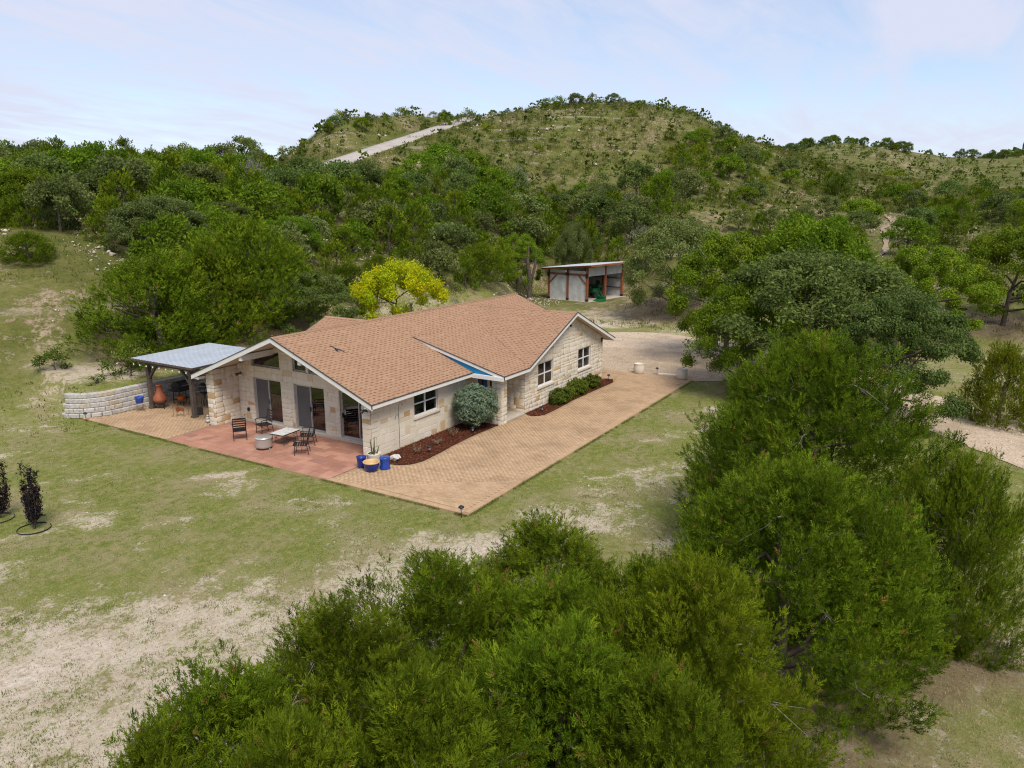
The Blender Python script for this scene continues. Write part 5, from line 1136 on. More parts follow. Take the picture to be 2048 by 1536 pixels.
def with_trunk(name, VFA, fol, bark, h, r0, limbs, reach, seed):
    """one mesh: crown (slot 0) and trunk (slot 1), for plants too far off to show their parts"""
    V, F, a = VFA; mb = MB(); trunk_mesh(mb, h, r0, limbs, random.Random(seed), reach); tv = np.array([tuple(v) for v in mb.v]); tf = np.array(mb.f)+len(V)
    if F.shape[1] == 3: tf = np.concatenate([tf[:, [0, 1, 2]], tf[:, [0, 2, 3]]])
    return npmesh(name, np.concatenate([V, tv]), np.concatenate([F, tf]), [fol, bark], np.r_[a, np.full(len(tv), .5)], np.r_[np.zeros(len(F), int), np.ones(len(tf), int)])
def override(o, mat):
    o.material_slots[0].link = 'OBJECT'; o.material_slots[0].material = mat
class Proto:
    def __init__(s, name, VFA, mat, h, r, trunk, bark='bark', twigs=0, seed=0):
        s.h, s.r = h, r; s.crown = npmesh('crown', *VFA[:2], mat, VFA[2]); rr = random.Random(seed); mb = MB(); trunk_mesh(mb, h*trunk[0], trunk[1], trunk[2], rr, r*trunk[3]); s.trunk = mb.mesh('trunk', M[bark]); s.tw = None
        if twigs:
            mb = MB(); rng = np.random.default_rng(seed+9)
            for k in range(twigs):
                t = rng.uniform(.12, .85); a = rng.uniform(0, 6.28); R0 = r*(1-t**1.9)**.6*rng.uniform(.70, .92); b = Vector((math.cos(a)*R0*.45, math.sin(a)*R0*.45, t*h-.25)); e = Vector((math.cos(a)*R0*.98, math.sin(a)*R0*.98, t*h*.93+.05))
                mb.tube([b, b.lerp(e, .5)+Vector((0, 0, .08)), e], [.022, .014, .005], 4, 0, False)
                for q in range(4): f = b.lerp(e, rng.uniform(.4, .95)); g = f+Vector(rng.normal(size=3))*.22+Vector((math.cos(a), math.sin(a), .3))*.15; mb.tube([f, g], [.008, .003], 3, 0, False)
            s.tw = mb.mesh('dead_twigs', M['bark_grey'])
    def place(s, name, label, cat, x, y, h, r, rz, mat=None, group=None, z=None):
        o = thing(name, label, cat, (x, y, H(x, y) if z is None else z), rz, group); sc = (r/s.r, r/s.r, h/s.h)
        for nm, me in (('trunk', s.trunk), ('crown', s.crown)) + ((('dead_twigs', s.tw),) if s.tw else ()):
            c = bpy.data.objects.new(nm, me); c.scale = sc; link(c, o, kind='stuff' if nm == 'dead_twigs' else None)
            if nm == 'crown' and mat: override(c, mat)
        return o
# ---- foreground junipers
PJ = [Proto('juniper', juniper_mesh('j', 4.4, 2.0, 300, 36, .195, 18, 101+k, None, sharp=(2.9, 2.5, 3.4)[k], wid=.029, sig=.10), M['jun'], 4.4, 2.0, (.62, .10, 9, .7), twigs=10, seed=300+k) for k in range(3)]
PB = Proto('juniper', juniper_mesh('j', 5.6, 3.2, 580, 34, .245, 16, 131, None, sharp=2.8, wid=.031, sig=.075), M['jun'], 5.6, 3.2, (.66, .16, 14, .75), twigs=16, seed=330)
FG = 'junipers massed along the lower edge of the lawn'
SAMEJ = 'dense green juniper in the massed row below the lawn'
FJ = [(-16.1, -12.0, 4.0, 1.65, 0, None, SAMEJ), (-14.3, -12.2, 4.05, 1.8, 1, None, SAMEJ), (-12.2, -12.4, 3.95, 1.95, 2, None, SAMEJ), (-9.7, -13.0, 3.75, 2.0, 0, None, 'juniper of the massed row closest to the outer corner of the paver drive'), (-9.2, -14.8, 3.3, 1.5, 1, None, 'short juniper at the row end beside the big round juniper'), (-15.3, -14.3, 4.3, 1.65, 1, None, SAMEJ), (-13.2, -15.1, 4.0, 1.85, 2, None, SAMEJ), (-10.9, -16.3, 4.35, 1.7, 2, 'jun2', 'lighter yellow green juniper with pointed leaders beside the big round juniper'), (-13.4, -16.7, 4.0, 1.45, 0, None, SAMEJ), (-16.6, -13.7, 4.3, 1.25, 2, None, SAMEJ), (-17.1, -12.0, 3.8, 1.1, 0, None, 'narrow juniper at the thin outer tip of the massed row'), (-11.4, -14.2, 3.7, 1.6, 0, None, SAMEJ)]
rr = random.Random(5)
for x, y, h, r, k, mt, lb in FJ: PJ[k].place('juniper_tree', lb, 'juniper', x, y, h*1.07, r*1.14, rr.uniform(0, 6.28), M[mt] if mt else None, FG if lb == SAMEJ else None)
PB.place('juniper_tree', 'big round dark juniper standing right of the massed juniper row', 'juniper', -6.8, -16.9, 5.15, 2.95, .6)
PB.place('juniper_tree', 'tall spreading juniper with open limbs in front of the oak grove', 'juniper', -.2, -16.1, 6.6, 3.7, 2.1)
PB.place('juniper_tree', 'loose juniper with ragged boughs beside the gravel lane', 'juniper', -3.0, -19.7, 4.7, 1.6, 3.3); PJ[1].place('juniper_tree', 'low dark juniper tucked between the big round and tall spreading junipers', 'juniper', -3.6, -17.6, 3.7, 1.7, 1.2)
PJ[0].place('juniper_tree', 'slim young juniper at the lawn edge beside the tall spreading juniper', 'juniper', 6.3, -13.4, 3.6, 1.5, 4.0)
# ---- oaks
PO = [Proto('oak', oak_mesh(7.4, 5., 92, 46, .36, 13, .39, 201+k, base=.2), M['oak'], 7.4, 5., (.62, .20, 9, .75), seed=400+k) for k in range(3)]
OK = [(43.0, 2.4, 8.0, 5.1, 0, 'oak', 'grey green live oak with low spreading crown beside the open shed'), (27.3, -6.4, 8.0, 4.7, 1, 'oakb', 'bright green oak overhanging the gravel turning area'), (29.0, -10.8, 8.7, 5.2, 2, 'oakb', 'bright green oak with the tallest crown of the grove'), (20.3, -12.6, 7.2, 6.2, 0, 'oakd', 'broad dark live oak in the middle of the grove by the drive'), (15.8, -17.0, 6.0, 3.4, 1, 'oakd', 'smaller dark live oak between grove and gravel lane'), (19.0, -9.4, 5.6, 3.2, 2, 'oakb', 'low bright oak reaching out over the paver drive end'), (39.8, -16.9, 6.8, 4.7, 1, 'oakb', 'open oak with several trunks in the clearing beyond the grove'), (45.8, -21.9, 7.0, 4.6, 2, 'oakb', 'open oak with a single thick trunk in the far clearing'), (36, -12, 6.0, 3.4, 0, 'oak', 'grey green oak behind the bright crown of the grove')]
for x, y, h, r, k, mt, lb in OK: PO[k].place('oak_tree', lb, 'oak', x, y, h*1.1, r*1.04, rr.uniform(0, 6.28), M[mt])
# ---- mid-distance trees round the house
PJM = [Proto('juniper', juniper_mesh('j', 5.5, 3.0, 430, 20, .31, 12, 151+k, None, sharp=3.0, wid=.05, sig=.10), M['jun'], 5.5, 3.0, (.8, .16, 8, .7), seed=350+k) for k in range(2)]
def place_on(P, nm, lb, cat, x, y, ztop, r, mt): g_ = H(x, y); r = min(r, .85*(ztop-g_)); P.place(nm, lb, cat, x, y, ztop-g_, r, rr.uniform(0, 6.28), M[mt])
place_on(PJM[0], 'juniper_tree', 'broad light juniper on the bank behind the pergola', 'juniper', 4.9, 20.1, 7.5, 4.2, 'jun'); place_on(PJM[1], 'juniper_tree', 'tall dark juniper behind the ridge of the front gable', 'juniper', 11.6, 20.8, 9.3, 4.5, 'jun'); place_on(PJM[1], 'juniper_tree', 'dense dark juniper wedged between the bank juniper and the tall one', 'juniper', 8.4, 20.2, 8.0, 3.6, 'jun')
place_on(PO[1], 'oak_tree', 'dark live oak directly behind the back roof of the house', 'oak', 13.8, 17.0, 6.1, 3.5, 'oakd'); place_on(PO[0], 'oak_tree', 'fresh green oak above the dark juniper behind the house', 'oak', 20.6, 26.6, 9.3, 4.9, 'oakb')
place_on(PO[2], 'oak_tree', 'grey green oak on the slope above the bank juniper', 'oak', 12.4, 30.6, 10.8, 5.0, 'oak'); place_on(PO[0], 'oak_tree', 'rounded bright oak at the edge of the left hillside wood', 'oak', 11.3, 45., 13.0, 5.4, 'oakb')
place_on(PJM[0], 'juniper_tree', 'lone round juniper on the bare grassy slope', 'juniper', 3.8, 31.2, 8.4, 2.1, 'jun'); place_on(PO[2], 'oak_tree', 'pale oak on the slope left of the fresh green oak', 'oak', 20, 33, 10.4, 4.4, 'oak')
place_on(PO[1], 'green_tree', 'round fresh green tree with leaning trunk beside the open shed', 'tree', 47.8, 21.8, 7.6, 3.3, 'oakb'); place_on(PJM[1], 'juniper_tree', 'dark juniper behind the right end of the house roof', 'juniper', 38.2, 20.0, 6.6, 3.4, 'jun')
place_on(PO[0], 'grey_tree', 'half bare grey tree rising behind the open shed', 'tree', 56.5, 19.6, 8.6, 2.5, 'oak'); place_on(PO[2], 'oak_tree', 'wide bright oak on the hillside above the golden tree', 'oak', 50.5, 35.2, 11.6, 5.9, 'oakb'); place_on(PO[1], 'oak_tree', 'bright oak on the hillside left of the wide bright oak', 'oak', 47.9, 41.6, 12.1, 4.8, 'oakb')
place_on(PJM[0], 'juniper_tree', 'feathery light juniper in the clearing by the gravel lane', 'juniper', 18.9, -21.2, 3.9, 1.7, 'jun2'); place_on(PJM[1], 'juniper_tree', 'short wide juniper behind the yellow tree', 'juniper', 27, 23, 6.0, 3.2, 'jun'); place_on(PJM[0], 'juniper_tree', 'juniper on the slope behind the dark live oak', 'juniper', 20.5, 20.5, 5.9, 2.6, 'jun')
# dead snags by the shed
mb = MB(); mb.tube([(0, 0, -.3), (.1, 0, 2.2), (-.1, .2, 4.0), (0, .1, 5.6)], [.30, .24, .2, .10], 7); mb.tube([(.1, 0, 1.2), (.7, -.3, 3.6), (.75, -.3, 5.2)], [.2, .15, .08], 6); mb.tube([(0, 0, .6), (-.4, .9, 2.6), (-.5, 1.7, 3.6)], [.18, .12, .05], 6); mb.tube([(-.1, .2, 3.8), (-.5, .6, 4.4)], [.08, .04], 5)
o = mb.build('dead_trunk', M['bark'], label='bare grey broken tree trunk at the left of the open shed', cat='dead tree'); o.location = (46.5, 19.6, H(46.5, 19.6))
# golden tree
PY_ = Proto('golden', oak_mesh(4.9, 3.4, 70, 40, .32, 15, .40, 231, base=.55, asp=.4), M['yel'], 4.9, 3.4, (.7, .10, 10, .8), 'bark', seed=431)
g_ = H(18.9, 14.1); PY_.place('golden_tree', 'yellow leafed tree with spreading limbs behind the house roof', 'tree', 18.9, 14.1, 6.5-g_, 3.75, .5)
PY2 = Proto('golden_sprig', oak_mesh(1.6, .8, 5, 22, .30, 12, .34, 232, base=.5, asp=.4), M['yel'], 1.6, .8, (.9, .03, 4, .8), seed=432)
o = PY2.place('golden_sapling', 'thin yellow leafed sapling standing above the golden tree crown', 'tree', 18.6, 16.2, 4.1, .9, .2)
# ---- planted shrubs
rng = np.random.default_rng(77)
def leafshell(n, r, sq, ls, seed, inner=.72, asp=.5, lm=.06):
    rng = np.random.default_rng(seed); d = rng.normal(size=(n, 3)); d /= np.linalg.norm(d, axis=1, keepdims=True); lump = 1+lm*np.sin(d[:, 0]*7+seed)*np.sin(d[:, 1]*6+seed)+lm*.8*np.sin(d[:, 2]*9+2*d[:, 0]*4); p = d*(rng.uniform(inner, 1.03, n)*lump)[:, None]*r*np.array(sq); T, TF = leafball(6, rng, .9, .8, asp)
    return scatter(T, TF, p, d+np.array([0, 0, .4]), ls*rng.uniform(.7, 1.3, n), np.clip(.45+rng.normal(0, .25, n), 0, 1), rng)
sb = thing('sage_bush', 'clipped round silvery sage bush beside the porch pillar', 'bush', (5.72, -1.05, .05))
V, F, a = leafshell(5200, 1.0, (1.04, 1.0, .88), .075, 5, .70, .5, .085); V[:, 2] += 1.12; npobj('foliage', npmesh('foliage', V, F, M['sage'], a), sb)
mb = MB(); 
for k in range(6): a_ = k*1.05; mb.tube([(0.05*math.cos(a_), .05*math.sin(a_), 0), (.25*math.cos(a_), .25*math.sin(a_), .5), (.5*math.cos(a_), .5*math.sin(a_), 1.2)], [.04, .03, .012], 6)
mb.build('stem', M['bark'], sb)
for (x, y, r, sq, lb, sd_) in ((11.7, -2.2, .58, (1.15, .7, .62), 'low green shrub in the bed below the first gable window', 6), (13.7, -2.18, .70, (1.1, .62, .62), 'taller green shrub in the middle of the gable bed', 7), (15.5, -2.15, .62, (1.3, .55, .55), 'green shrub at the outer end of the gable bed', 8), (12.7, -2.12, .5, (1.1, .7, .6), 'small green shrub squeezed between two larger ones in the gable bed', 9)):
    s = thing('bed_shrub', lb, 'shrub', (x, y, .05)); V, F, a = leafshell(1500, r*1.05, sq, .10, sd_, .45, .5, .2); V[:, 2] += r*sq[2]*.95; npobj('foliage', npmesh('foliage', V, F, M['shrub'], a), s)
    mb = MB()
    for k in range(5): a_ = k*1.26; mb.tube([(0, 0, 0), (r*.5*math.cos(a_), r*.4*math.sin(a_), r*.7)], [.02, .008], 5)
    mb.build('stem', M['bark'], s)
for (x, y, h, lb, sd_) in ((1.5, -1.08, .42, 'twiggy half bare rose bush behind the first path light', 1), (2.85, -1.05, .26, 'tiny sparse rose sprig in the mulch below the window', 2), (4.05, -1.0, .45, 'twiggy rose bush in the mulch beside the round bush', 3)):
    s = thing('rose_bush', lb, 'bush', (x, y, .05)); mb = MB(); r2 = random.Random(sd_); tips = []
    for k in range(14):
        a_ = r2.uniform(0, 6.28); q = r2.uniform(.3, .8)*h; e = Vector((math.cos(a_)*q, math.sin(a_)*q, h*r2.uniform(.6, 1.))); mb.tube([(0, 0, 0), e*.5+Vector((0, 0, .08*h)), e], [.008, .006, .003], 4); tips += [e, e*.8, e*.65]
    mb.build('twigs', M['rust'], s); P = np.array([tuple(e) for e in tips]); T, TF = leafball(5, rng, .8, .9); V, F, a = scatter(T, TF, P, P+.01, np.full(len(P), .05), rng.random(len(P)), rng); npobj('foliage', npmesh('foliage', V, F, M['greyleaf'], a), s)
# plant in the dark pot and in the orange planter
for par, z0, n in ((PLANT_A, .34, 30), (op, .5, 40)):
    P = rng.normal(size=(n, 3))*np.array([.13, .13, .12])+np.array([0, 0, z0+.12]); T, TF = leafball(6, rng, .8, .9); V, F, a = scatter(T, TF, P, rng.normal(size=(n, 3))+np.array([0, 0, 1]), np.full(n, .06), rng.random(n), rng); npobj('foliage', npmesh('foliage', V, F, M['greyleaf'] if n == 30 else M['shrub'], a), par)
# dark columnar shrubs in edging rings on the lawn
for (x, y, h, lb, sd_) in ((-10.35, 4.62, 2.1, 'bushier purple black columnar shrub in a ring on the lawn', 1), (-10.55, 6.40, 1.95, 'slimmer purple black columnar shrub in a ring on the lawn', 2)):
    s = thing('columnar_shrub', lb, 'shrub', (x, y, H(x, y))); mb = MB(); r2 = random.Random(sd_); P = []
    for k in range(10 if sd_ == 1 else 6):
        a_ = r2.uniform(0, 6.28); q = r2.uniform(.05, .34); e = Vector((math.cos(a_)*q, math.sin(a_)*q, h*r2.uniform(.5, 1.))); m_ = Vector((e.x*.9, e.y*.9, e.z*.4)); mb.tube([(0, 0, -.05), m_, e], [.014, .010, .004], 5)
        for j in range(150): t_ = r2.uniform(.2, 1); b = m_.lerp(e, (t_-.4)/.6) if t_ > .4 else Vector((0, 0, 0)).lerp(m_, t_/.4); P.append(tuple(b+Vector((r2.gauss(0, .05), r2.gauss(0, .05), r2.gauss(0, .04)))))
    mb.build('stem', M['bark'], s); P = np.array(P); T, TF = leafball(5, rng, .75, 1., .6); V, F, a = scatter(T, TF, P, rng.normal(size=P.shape), np.full(len(P), .062), rng.random(len(P)), rng); npobj('foliage', npmesh('foliage', V, F, M['purple'], a), s)
for (x, y, r, lb) in ((-10.35, 4.62, .46, 'black plastic edging ring round the bushier dark shrub'), (-10.55, 6.40, .46, 'black plastic edging ring round the slimmer dark shrub'), (-9.75, 5.35, .16, 'short loose piece of black edging lying between the dark shrubs')):
    mb = MB(); n_ = 36 if r > .3 else 10; pts = [(r*math.cos(k/36*5.9+.3), r*math.sin(k/36*5.9+.3), 0) for k in range(n_+1)]
    for p, q in zip(pts, pts[1:]): mb.bar((p[0], p[1], .012), (q[0], q[1], .012), .012, .055)
    o = mb.build('edging_ring', M['black'], label=lb, cat='edging'); o.location = (x, y, H(x, y))
# shrubs on the bank
SKY=[ (84.9,82.6),(87.6,82.6),(89.3,82.3),(91.3,81.6),(93.0,81.2),(83.2,82.9),(75.5,82.0),(73.0,81.7),(68.5,81.7),(108.1,78.4),(105.5,80.2),(113.0,76.9),(116.9,76.5),(137.3,82.0),(138.9,79.5),(139.9,69.8),(141.6,68.8),(142.4,67.2),(144.1,66.2),(144.9,64.6),(145.7,63.0),(146.4,61.5),(147.2,59.9),(150.0,56.1),(150.9,54.0),(151.8,51.9),(153.6,50.1),(160.0,41.3),(163.8,39.4),(166.4,37.7),(168.8,36.5),(170.5,34.5),(177.5,31.4),(181.3,28.5) ]
# ---- hillside: small prototypes, copied
def farset(kind, n, seed):
    out = []
    for k in range(n):
        s = seed+k; rng = np.random.default_rng(s)
        if kind == 'jun': VFA = juniper_mesh('j', 4.6, 2.4, 90, 10, .48, 7, s, None, sharp=2.3+.4*(k % 3), wid=.10, sig=.12); m = with_trunk('hill_juniper', VFA, M['jun'], M['bark'], 3.6, .14, 5, 1.5, s)
        elif kind == 'oak': VFA = oak_mesh(5.2, 3.2, 28, 22, .50, 9, .52, s, base=.18); m = with_trunk('hill_oak', VFA, M['oak'], M['bark'], 3.2, .16, 7, 2.0, s)
        elif kind == 'shrub':
            VFA = oak_mesh(1.7, 1.5, 8, 16, .34, 8, .55, s, base=.05); m = with_trunk('hill_shrub', VFA, M['shrub'], M['bark'], .9, .05, 5, .8, s)
        else:
            VFA = oak_mesh(4.4, 2.3, 9, 16, .5, 6, .4, s, base=.25); m = with_trunk('bare_tree', VFA, M['greyleaf'], M['bark_grey'], 3.6, .12, 26, 1.9, s)
        out.append(m)
    return out
PF = {'jun': farset('jun', 5, 500), 'oak': farset('oak', 5, 520), 'shrub': farset('shrub', 4, 540), 'bare': farset('bare', 2, 560)}
rs = random.Random(21); taken = []
KEY = [(o.location.x, o.location.y, 3.2) for o in bpy.data.objects if o.type == 'EMPTY' and o.get('category') in ('juniper', 'oak', 'tree')]
SHED = (51.5, 16.5)
def free(x, y, d):
    for a, b, q in KEY:
        if (a-x)**2+(b-y)**2 < (q*.55+d*.45)**2: return False
    gi, gj = int(x//8), int(y//8)
    for i in range(gi-1, gi+2):
        for j in range(gj-1, gj+2):
            for a, b, q in GRID.get((i, j), ()):
                if (a-x)**2+(b-y)**2 < ((q+d)*.5)**2: return False
    return True
GRID = {}
COUNT = {'jun': 0, 'oak': 0, 'shrub': 0, 'bare': 0}; LIM = {'jun': 298, 'oak': 298, 'shrub': 298, 'bare': 60}
LBL = {'jun': ('hill_juniper', 'dark green juniper tree growing in the hillside woodland', 'juniper', 'junipers of the hillside woodland'), 'oak': ('hill_oak', 'rounded oak tree growing in the hillside woodland', 'oak', 'oaks of the hillside woodland'), 'shrub': ('hill_shrub', 'low green shrub dotted over the open dry hillside', 'shrub', 'shrubs on the open hillside'), 'bare': ('bare_tree', 'nearly leafless grey tree among the hillside woodland', 'tree', 'grey bare trees of the hillside woodland')}
OVER = {'jun': ['jun', 'jun', 'jun', 'jun', 'jun', 'jun2'], 'oak': ['oak', 'oak', 'oakd', 'oakb', 'oakb'], 'shrub': ['shrub', 'shrub', 'jun', 'oak', 'jun2'], 'bare': ['greyleaf']}
LOOK = {'jun': 'dark green', 'jun2': 'yellowish green', 'oak': 'grey green', 'oakd': 'deep green', 'oakb': 'bright green', 'shrub': 'green', 'greyleaf': 'grey'}
def region(x, y):
    a = math.degrees(math.atan2(y-OY, x-OX)-yaw); return 'in the thick wood left of the house' if a > 12 else ('on the wooded slope below the hill road' if a > -11 else 'on the scrubby slope beyond the oak grove')
MASS = []
def put(kind, x, y, s, over=None, sp=None, lbl=None):
    if COUNT[kind] >= LIM[kind]:
        if kind == 'shrub': MASS.append((x, y, s))
        GRID.setdefault((int(x//8), int(y//8)), []).append((x, y, sp or 3*s)); return
    me = rs.choice(PF[kind]); nm, lb, ct, gp = lbl or LBL[kind]; over = over or rs.choice(OVER[kind])
    if not lbl and kind in ('jun', 'oak'): w_ = {'jun': 'juniper', 'oak': 'oak'}[kind]; lb = f'{LOOK[over]} {w_} {region(x, y)}'; gp = f'{LOOK[over]} {w_}s {region(x, y)}'
    o = bpy.data.objects.new(nm, me); o.location = (x, y, H(x, y)-.08); o.rotation_euler = (rs.uniform(-.06, .06), rs.uniform(-.06, .06), rs.uniform(0, 6.28)); q = s*rs.uniform(.9, 1.12); o.scale = (q, q*rs.uniform(.9, 1.1), s*rs.uniform(.88, 1.12)); link(o, None, lb, ct, gp); override(o, M[over]); COUNT[kind] += 1; GRID.setdefault((int(x//8), int(y//8)), []).append((x, y, sp or 3*s))
def road_d(x, y): return float(np.min(np.hypot(ROADPTS[:, 0]-x, ROADPTS[:, 1]-y)))
SKYL = ('skyline_tree', 'small dark tree standing on the skyline of the hill', 'tree', 'trees along the hill skyline')
for i, (x, y) in enumerate(SKY): put('oak' if i % 2 else 'jun', x+rs.uniform(-1.5, 1.5), y+rs.uniform(-1.5, 1.5), rs.uniform(.25, .62), rs.choice(['oakd', 'jun', 'oak']), 2.0, SKYL)
RDGL = ('ridge_tree', 'dark tree in the line along the far right ridge', 'tree', 'trees lining the far ridge')
for i in range(110):
    az = -R(rs.uniform(17.5, 34.5))+yaw; D = rs.uniform(285, 345) if math.degrees(yaw-az) < 27 else rs.uniform(320, 430); put('oak' if i % 2 else 'jun', OX+D*math.cos(az), OY+D*math.sin(az), rs.uniform(.42, .75), rs.choice(['oakd', 'jun', 'oakd']), 3, RDGL)
for i in range(52000):
    azd = rs.uniform(-37, 38); D = math.sqrt(rs.uniform(50**2, 300**2)); az = yaw+R(azd); x, y = OX+D*math.cos(az), OY+D*math.sin(az)
    rd = road_d(x, y); w = 0.; sh_ = .0
    nz_ = float(fbm(np.array([x]), np.array([y]), .045, 3)[0])
    if azd > 12: st_ = 55 if azd < 27 else 61+(azd-27)*.9; w = 1. if st_ < D < 132 else 0
    elif azd > -11: w = (1. if 64 < D < 118+20*(nz_-.5) else .0)
    else: w = (.55 if nz_ > .42 else .12)*(1 if 92 < D < 165 else 0)
    if 112 < D < 330: sh_ = (.98 if nz_ > .48 else .3)*(1 if azd > -17 or D < 185 else .35)
    if azd < -11 and 62 < D < 200: sh_ = max(sh_, .5)
    if math.hypot(x-SHED[0], y-SHED[1]) < 9 or (30 < x < 58 and 3 < y < 15.5) or (30 < x < 46 and y < 19) or (46 < x < 50 and 13 < y < 24) or (-6 < x-30 < 14 and 8 < y < 14): continue
    if rd < 4: continue
    if abs((x-88)) < 26 and abs(y+9.3) < 2.2: continue
    if rd < 16 and D < 190 and w: w *= .25 if rd > 9 else 0
    if w and rs.random() < w:
        u = rs.random(); kind = 'jun' if u < .46 else ('oak' if u < .95 or D < 75 or azd > 24 else 'bare'); s = rs.uniform(.62, 1.12)*(1. if D > 70 else .9)
        if azd < -11: s *= .85
        d = 3.7*s*(1.0 if azd > -11 else 1.25)
        if rd < 14: s *= .6
        if free(x, y, d): put(kind, x, y, s, None, d)
    elif rs.random() < sh_ and D > 60:
        s = rs.choice((.4, .5, .6, .7, .8, 1.0, 1.25, 1.5)); d = 2.3*s+.9
        if free(x, y, d): put('shrub', x, y, s, None, d)
print('hillside', COUNT, len(MASS))
ms = np.array(MASS); rng = np.random.default_rng(8); T, TF = leafball(12, rng, .66, 1., .8); ms = np.repeat(ms, 3, 0); ms[:, :2] += rng.normal(0, .55, (len(ms), 2))*ms[:, 2:3]
V, F, a = scatter(T, TF, np.stack([ms[:, 0], ms[:, 1], hgt(ms[:, 0], ms[:, 1])+.55*ms[:, 2]], 1), np.tile([0., 0, 1], (len(ms), 1))+rng.normal(0, .2, (len(ms), 3)), ms[:, 2]*rng.uniform(.6, 1.1, len(ms)), rng.random(len(ms)), rng); npobj('hillside_scrub', npmesh('hillside_scrub', V, F, M['shrub'], a), kind='stuff', label='low scrub scattered over the upper hill')
BK = ('bank_shrub', 'leafy green shrub on the rubble bank above the retaining wall', 'shrub', None)
for x, y, s, lb in ((1.0, 17.2, .85, 'leafy green shrub on the rubble bank above the retaining wall'), (-1.0, 20.5, .6, 'small shrub on the slope left of the bank shrub'), (2.6, 19.0, .8, 'shrub between the bank shrub and the broad light juniper'), (-.9, 17.0, .3, 'tiny tuft of a shrub at the top of the retaining wall curve'), (26.5, -23.5, .9, 'dark spiky shrub by the gravel lane bend'), (6.5, 27, .5, 'low grey shrub on the bare slope below the lone juniper')):
    o = bpy.data.objects.new('bank_shrub', PF['shrub'][0 if s > .5 else 1]); o.location = (x, y, H(x, y)-.04); o.scale = (s, s, s); o.rotation_euler = (0, 0, x); link(o, None, lb, 'shrub')
# woodland beyond the counted trees: one far mass on the distant ridges
rng = np.random.default_rng(99); P = []
n = 5200; az = yaw+np.radians(rng.uniform(-42, 42, n)); D = rng.uniform(420, 1500, n); x = OX+D*np.cos(az); y = OY+D*np.sin(az); k = fbm(x, y, .006, 3) > .40; x, y, D = x[k], y[k], D[k]; z = hgt(x, y); T, TF = leafball(10, rng, .8, 1., .9)
V, F, a = scatter(T, TF, np.stack([x, y, z+2.2], 1), np.tile([0., 0, 1], (len(x), 1)), rng.uniform(3, 5.5, len(x)), rng.random(len(x))*.6, rng); npobj('far_woodland', npmesh('far_woodland', V, F, M['oakd'], a), kind='stuff', label='distant woodland along the horizon ridges')

# ------------------------------------------------------------------ ground cover (uncountable)
def tufts(name, x, y, hgt_mean, nb, wid, mat, tone, rng, parent=None, spread=.03, lean=.45):
    n = len(x); z = hgt(x, y); b = n*nb; X_ = np.repeat(x, nb)+rng.normal(0, spread, b); Y_ = np.repeat(y, nb)+rng.normal(0, spread, b); Z_ = np.repeat(z, nb); a = rng.uniform(0, 6.28, b); L = np.repeat(hgt_mean, nb)*rng.uniform(.6, 1.3, b); ln = rng.uniform(.1, lean*2, b); w = wid*rng.uniform(.7, 1.3, b)
    sx, sy = -np.sin(a)*w, np.cos(a)*w; tx, ty = np.cos(a)*L*ln, np.sin(a)*L*ln
    V = np.stack([np.stack([X_-sx, Y_-sy, Z_-.01], 1), np.stack([X_+sx, Y_+sy, Z_-.01], 1), np.stack([X_+tx, Y_+ty, Z_+L*(1-.3*ln)], 1)], 1).reshape(-1, 3)
    npobj(name, npmesh(name, V, np.arange(3*b).reshape(-1, 3), mat, np.repeat(np.clip(np.repeat(tone, nb)+rng.normal(0, .12, b), 0, 1), 3)), parent, kind='stuff')
def blocked(x, y): 
    r = inpoly(x, y, [(-2.6, -6.35), (20.55, -6.35), (20.55, 1), (19, 10.5), (5, 10.8), (5, 15.3), (-1.2, 15.25), (-2.1, 15.5), (-2.6, 15.9)]) | inpoly(x, y, GRAVEL); return r
rng = np.random.default_rng(31); n = 210000
x = rng.uniform(-19, 24, n); y = rng.uniform(-24, 17, n); d = np.hypot(x-OX, y-OY); cv = cover(x, y); keep = (rng.random(n) < np.clip(cv*1.1-.05, .02, 1)*np.clip(18/d, .3, 1)) & ~blocked(x, y) & (d > 7); x, y = x[keep], y[keep]
tone = np.clip(.30+(fbm(x, y, .45, 4)-.45)*1.7+(1-cover(x, y))*.25, 0, 1); tufts('lawn_grass', x, y, np.full(len(x), .050), 3, .008, M['grass'], tone, rng, None, .04)
# grass creeping over the paving edges
e1 = rng.uniform(-2.5, 20.4, 5200); e2 = rng.uniform(-6.3, 15.2, 4600); x = np.r_[e1, np.full(4600, -2.60)+np.abs(rng.normal(0, .035, 4600))*rng.choice([-1, 1, -1], 4600)]; y = np.r_[np.full(5200, -6.34)+np.abs(rng.normal(0, .035, 5200))*rng.choice([-1, 1, -1], 5200), e2]
k = fbm(x, y, 1.3, 3) > .43; x, y = x[k], y[k]; tufts('edge_grass', x, y, rng.uniform(.05, .09, len(x)), 3, .008, M['grass'], rng.uniform(.25, .75, len(x)), rng, None, .03, .6)
# taller clumps on thin gravelly soil
n = 9000; x = rng.uniform(-19, 14, n); y = rng.uniform(-24, 0, n); cv = cover(x, y); keep = (cv < .62) & (cv > .05) & ~blocked(x, y) & (fbm(x, y, 1.1, 3) > .52) & (np.hypot(x-OX, y-OY) > 7); x, y = x[keep], y[keep]
tufts('grass_clumps', x, y, rng.uniform(.035, .075, len(x)), 24, .009, M['grass'], rng.uniform(.1, .6, len(x)), rng, None, .085)
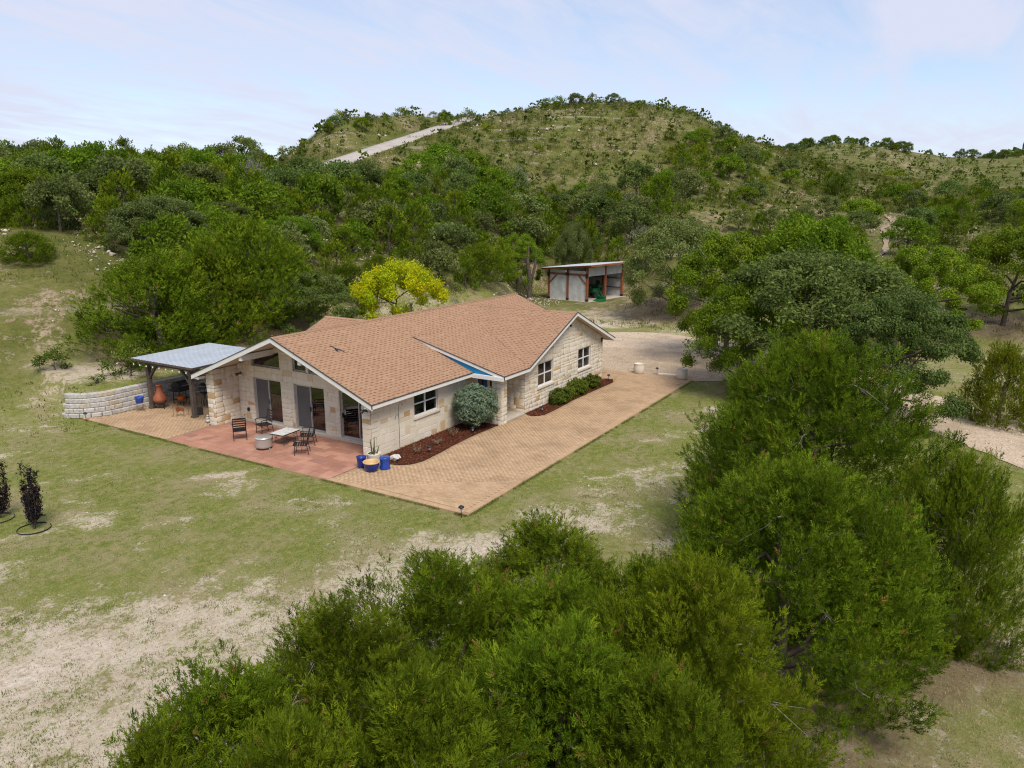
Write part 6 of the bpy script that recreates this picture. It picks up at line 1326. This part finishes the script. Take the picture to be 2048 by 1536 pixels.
# dry bunch grass on the slopes
n = 115000; az = yaw+np.radians(rng.uniform(-38, 39, n)); D = np.sqrt(rng.uniform(33**2, 215**2, n)); x = OX+D*np.cos(az); y = OY+D*np.sin(az); rdm = np.min(np.hypot(ROADPTS[None, ::4, 0]-x[:, None], ROADPTS[None, ::4, 1]-y[:, None]), 1)
keep = ~blocked(x, y) & (fbm(x, y, .16, 3) > .42) & (rdm > 3.6) & ((x > 37) | (y > 13.5) | (y < -24)) & (np.hypot(x-SHED[0], y-SHED[1]) > 6) & ((np.abs(y+9.3) > 1.6) | (x < 60)); x, y, D = x[keep], y[keep], D[keep]; n = len(x)
tufts('dry_grass', x, y, np.clip(D*.0052-.10, .09, .9)*rng.uniform(.6, 1.3, n), 4, .026, M['drygrass'], np.clip((fbm(x, y, .16, 3)-.34)*1.7, 0, 1), rng, None, .16)
# loose limestone rubble
def rubble(name, x, y, s, rng, zo=0.):
    ph = (1+5**.5)/2; T = np.array([(1, 0, 0), (-1, 0, 0), (0, 1, 0), (0, -1, 0), (0, 0, .7), (0, 0, -.5)], float); TF = np.array([(0, 2, 4), (2, 1, 4), (1, 3, 4), (3, 0, 4), (2, 0, 5), (1, 2, 5), (3, 1, 5), (0, 3, 5)]); n = len(x)
    pos = np.stack([x, y, hgt(x, y)+s*.2+zo], 1); ax = rng.normal(size=(n, 3))*.35+np.array([0, 0, 1]); V, F, a = scatter(T, TF, pos, ax, s, rng.random(n), rng); V += rng.normal(0, 1, V.shape)*np.repeat(s, 6)[:, None]*.16; npobj(name, npmesh(name, V, F, M['peb'], a), kind='stuff')
n = 30000; x = rng.uniform(-19, 20, n); y = rng.uniform(-25, 20, n); cv = cover(x, y); keep = (rng.random(n) < np.clip(.75-cv, 0.012, 1)) & ~blocked(x, y); x, y = x[keep], y[keep]; rubble('pebbles', x, y, np.exp(rng.normal(-4.1, .45, len(x))), rng)
n = 12000; x = rng.uniform(-6, 60, n); y = rng.uniform(13, 46, n); keep = (fbm(x, y, .2, 3) > .5) & ~blocked(x, y) & (y > 15.6); x, y = x[keep], y[keep]; rubble('slope_rubble', x, y, np.exp(rng.normal(-2.9, .55, len(x))), rng)
n = 9000; x = rng.uniform(60, 190, n); y = rng.uniform(-30, 100, n); keep = fbm(x, y, .07, 4) > .55; x, y = x[keep], y[keep]; rubble('hill_rubble', x, y, np.exp(rng.normal(-2.2, .5, len(x))), rng)
n = 16000; x = rng.uniform(5, 36, n); y = rng.uniform(-31, 9, n); keep = inpoly(x, y, GRAVEL); x, y = x[keep], y[keep]; rubble('gravel_stones', x, y, np.exp(rng.normal(-3.9, .4, len(x))), rng, .03)
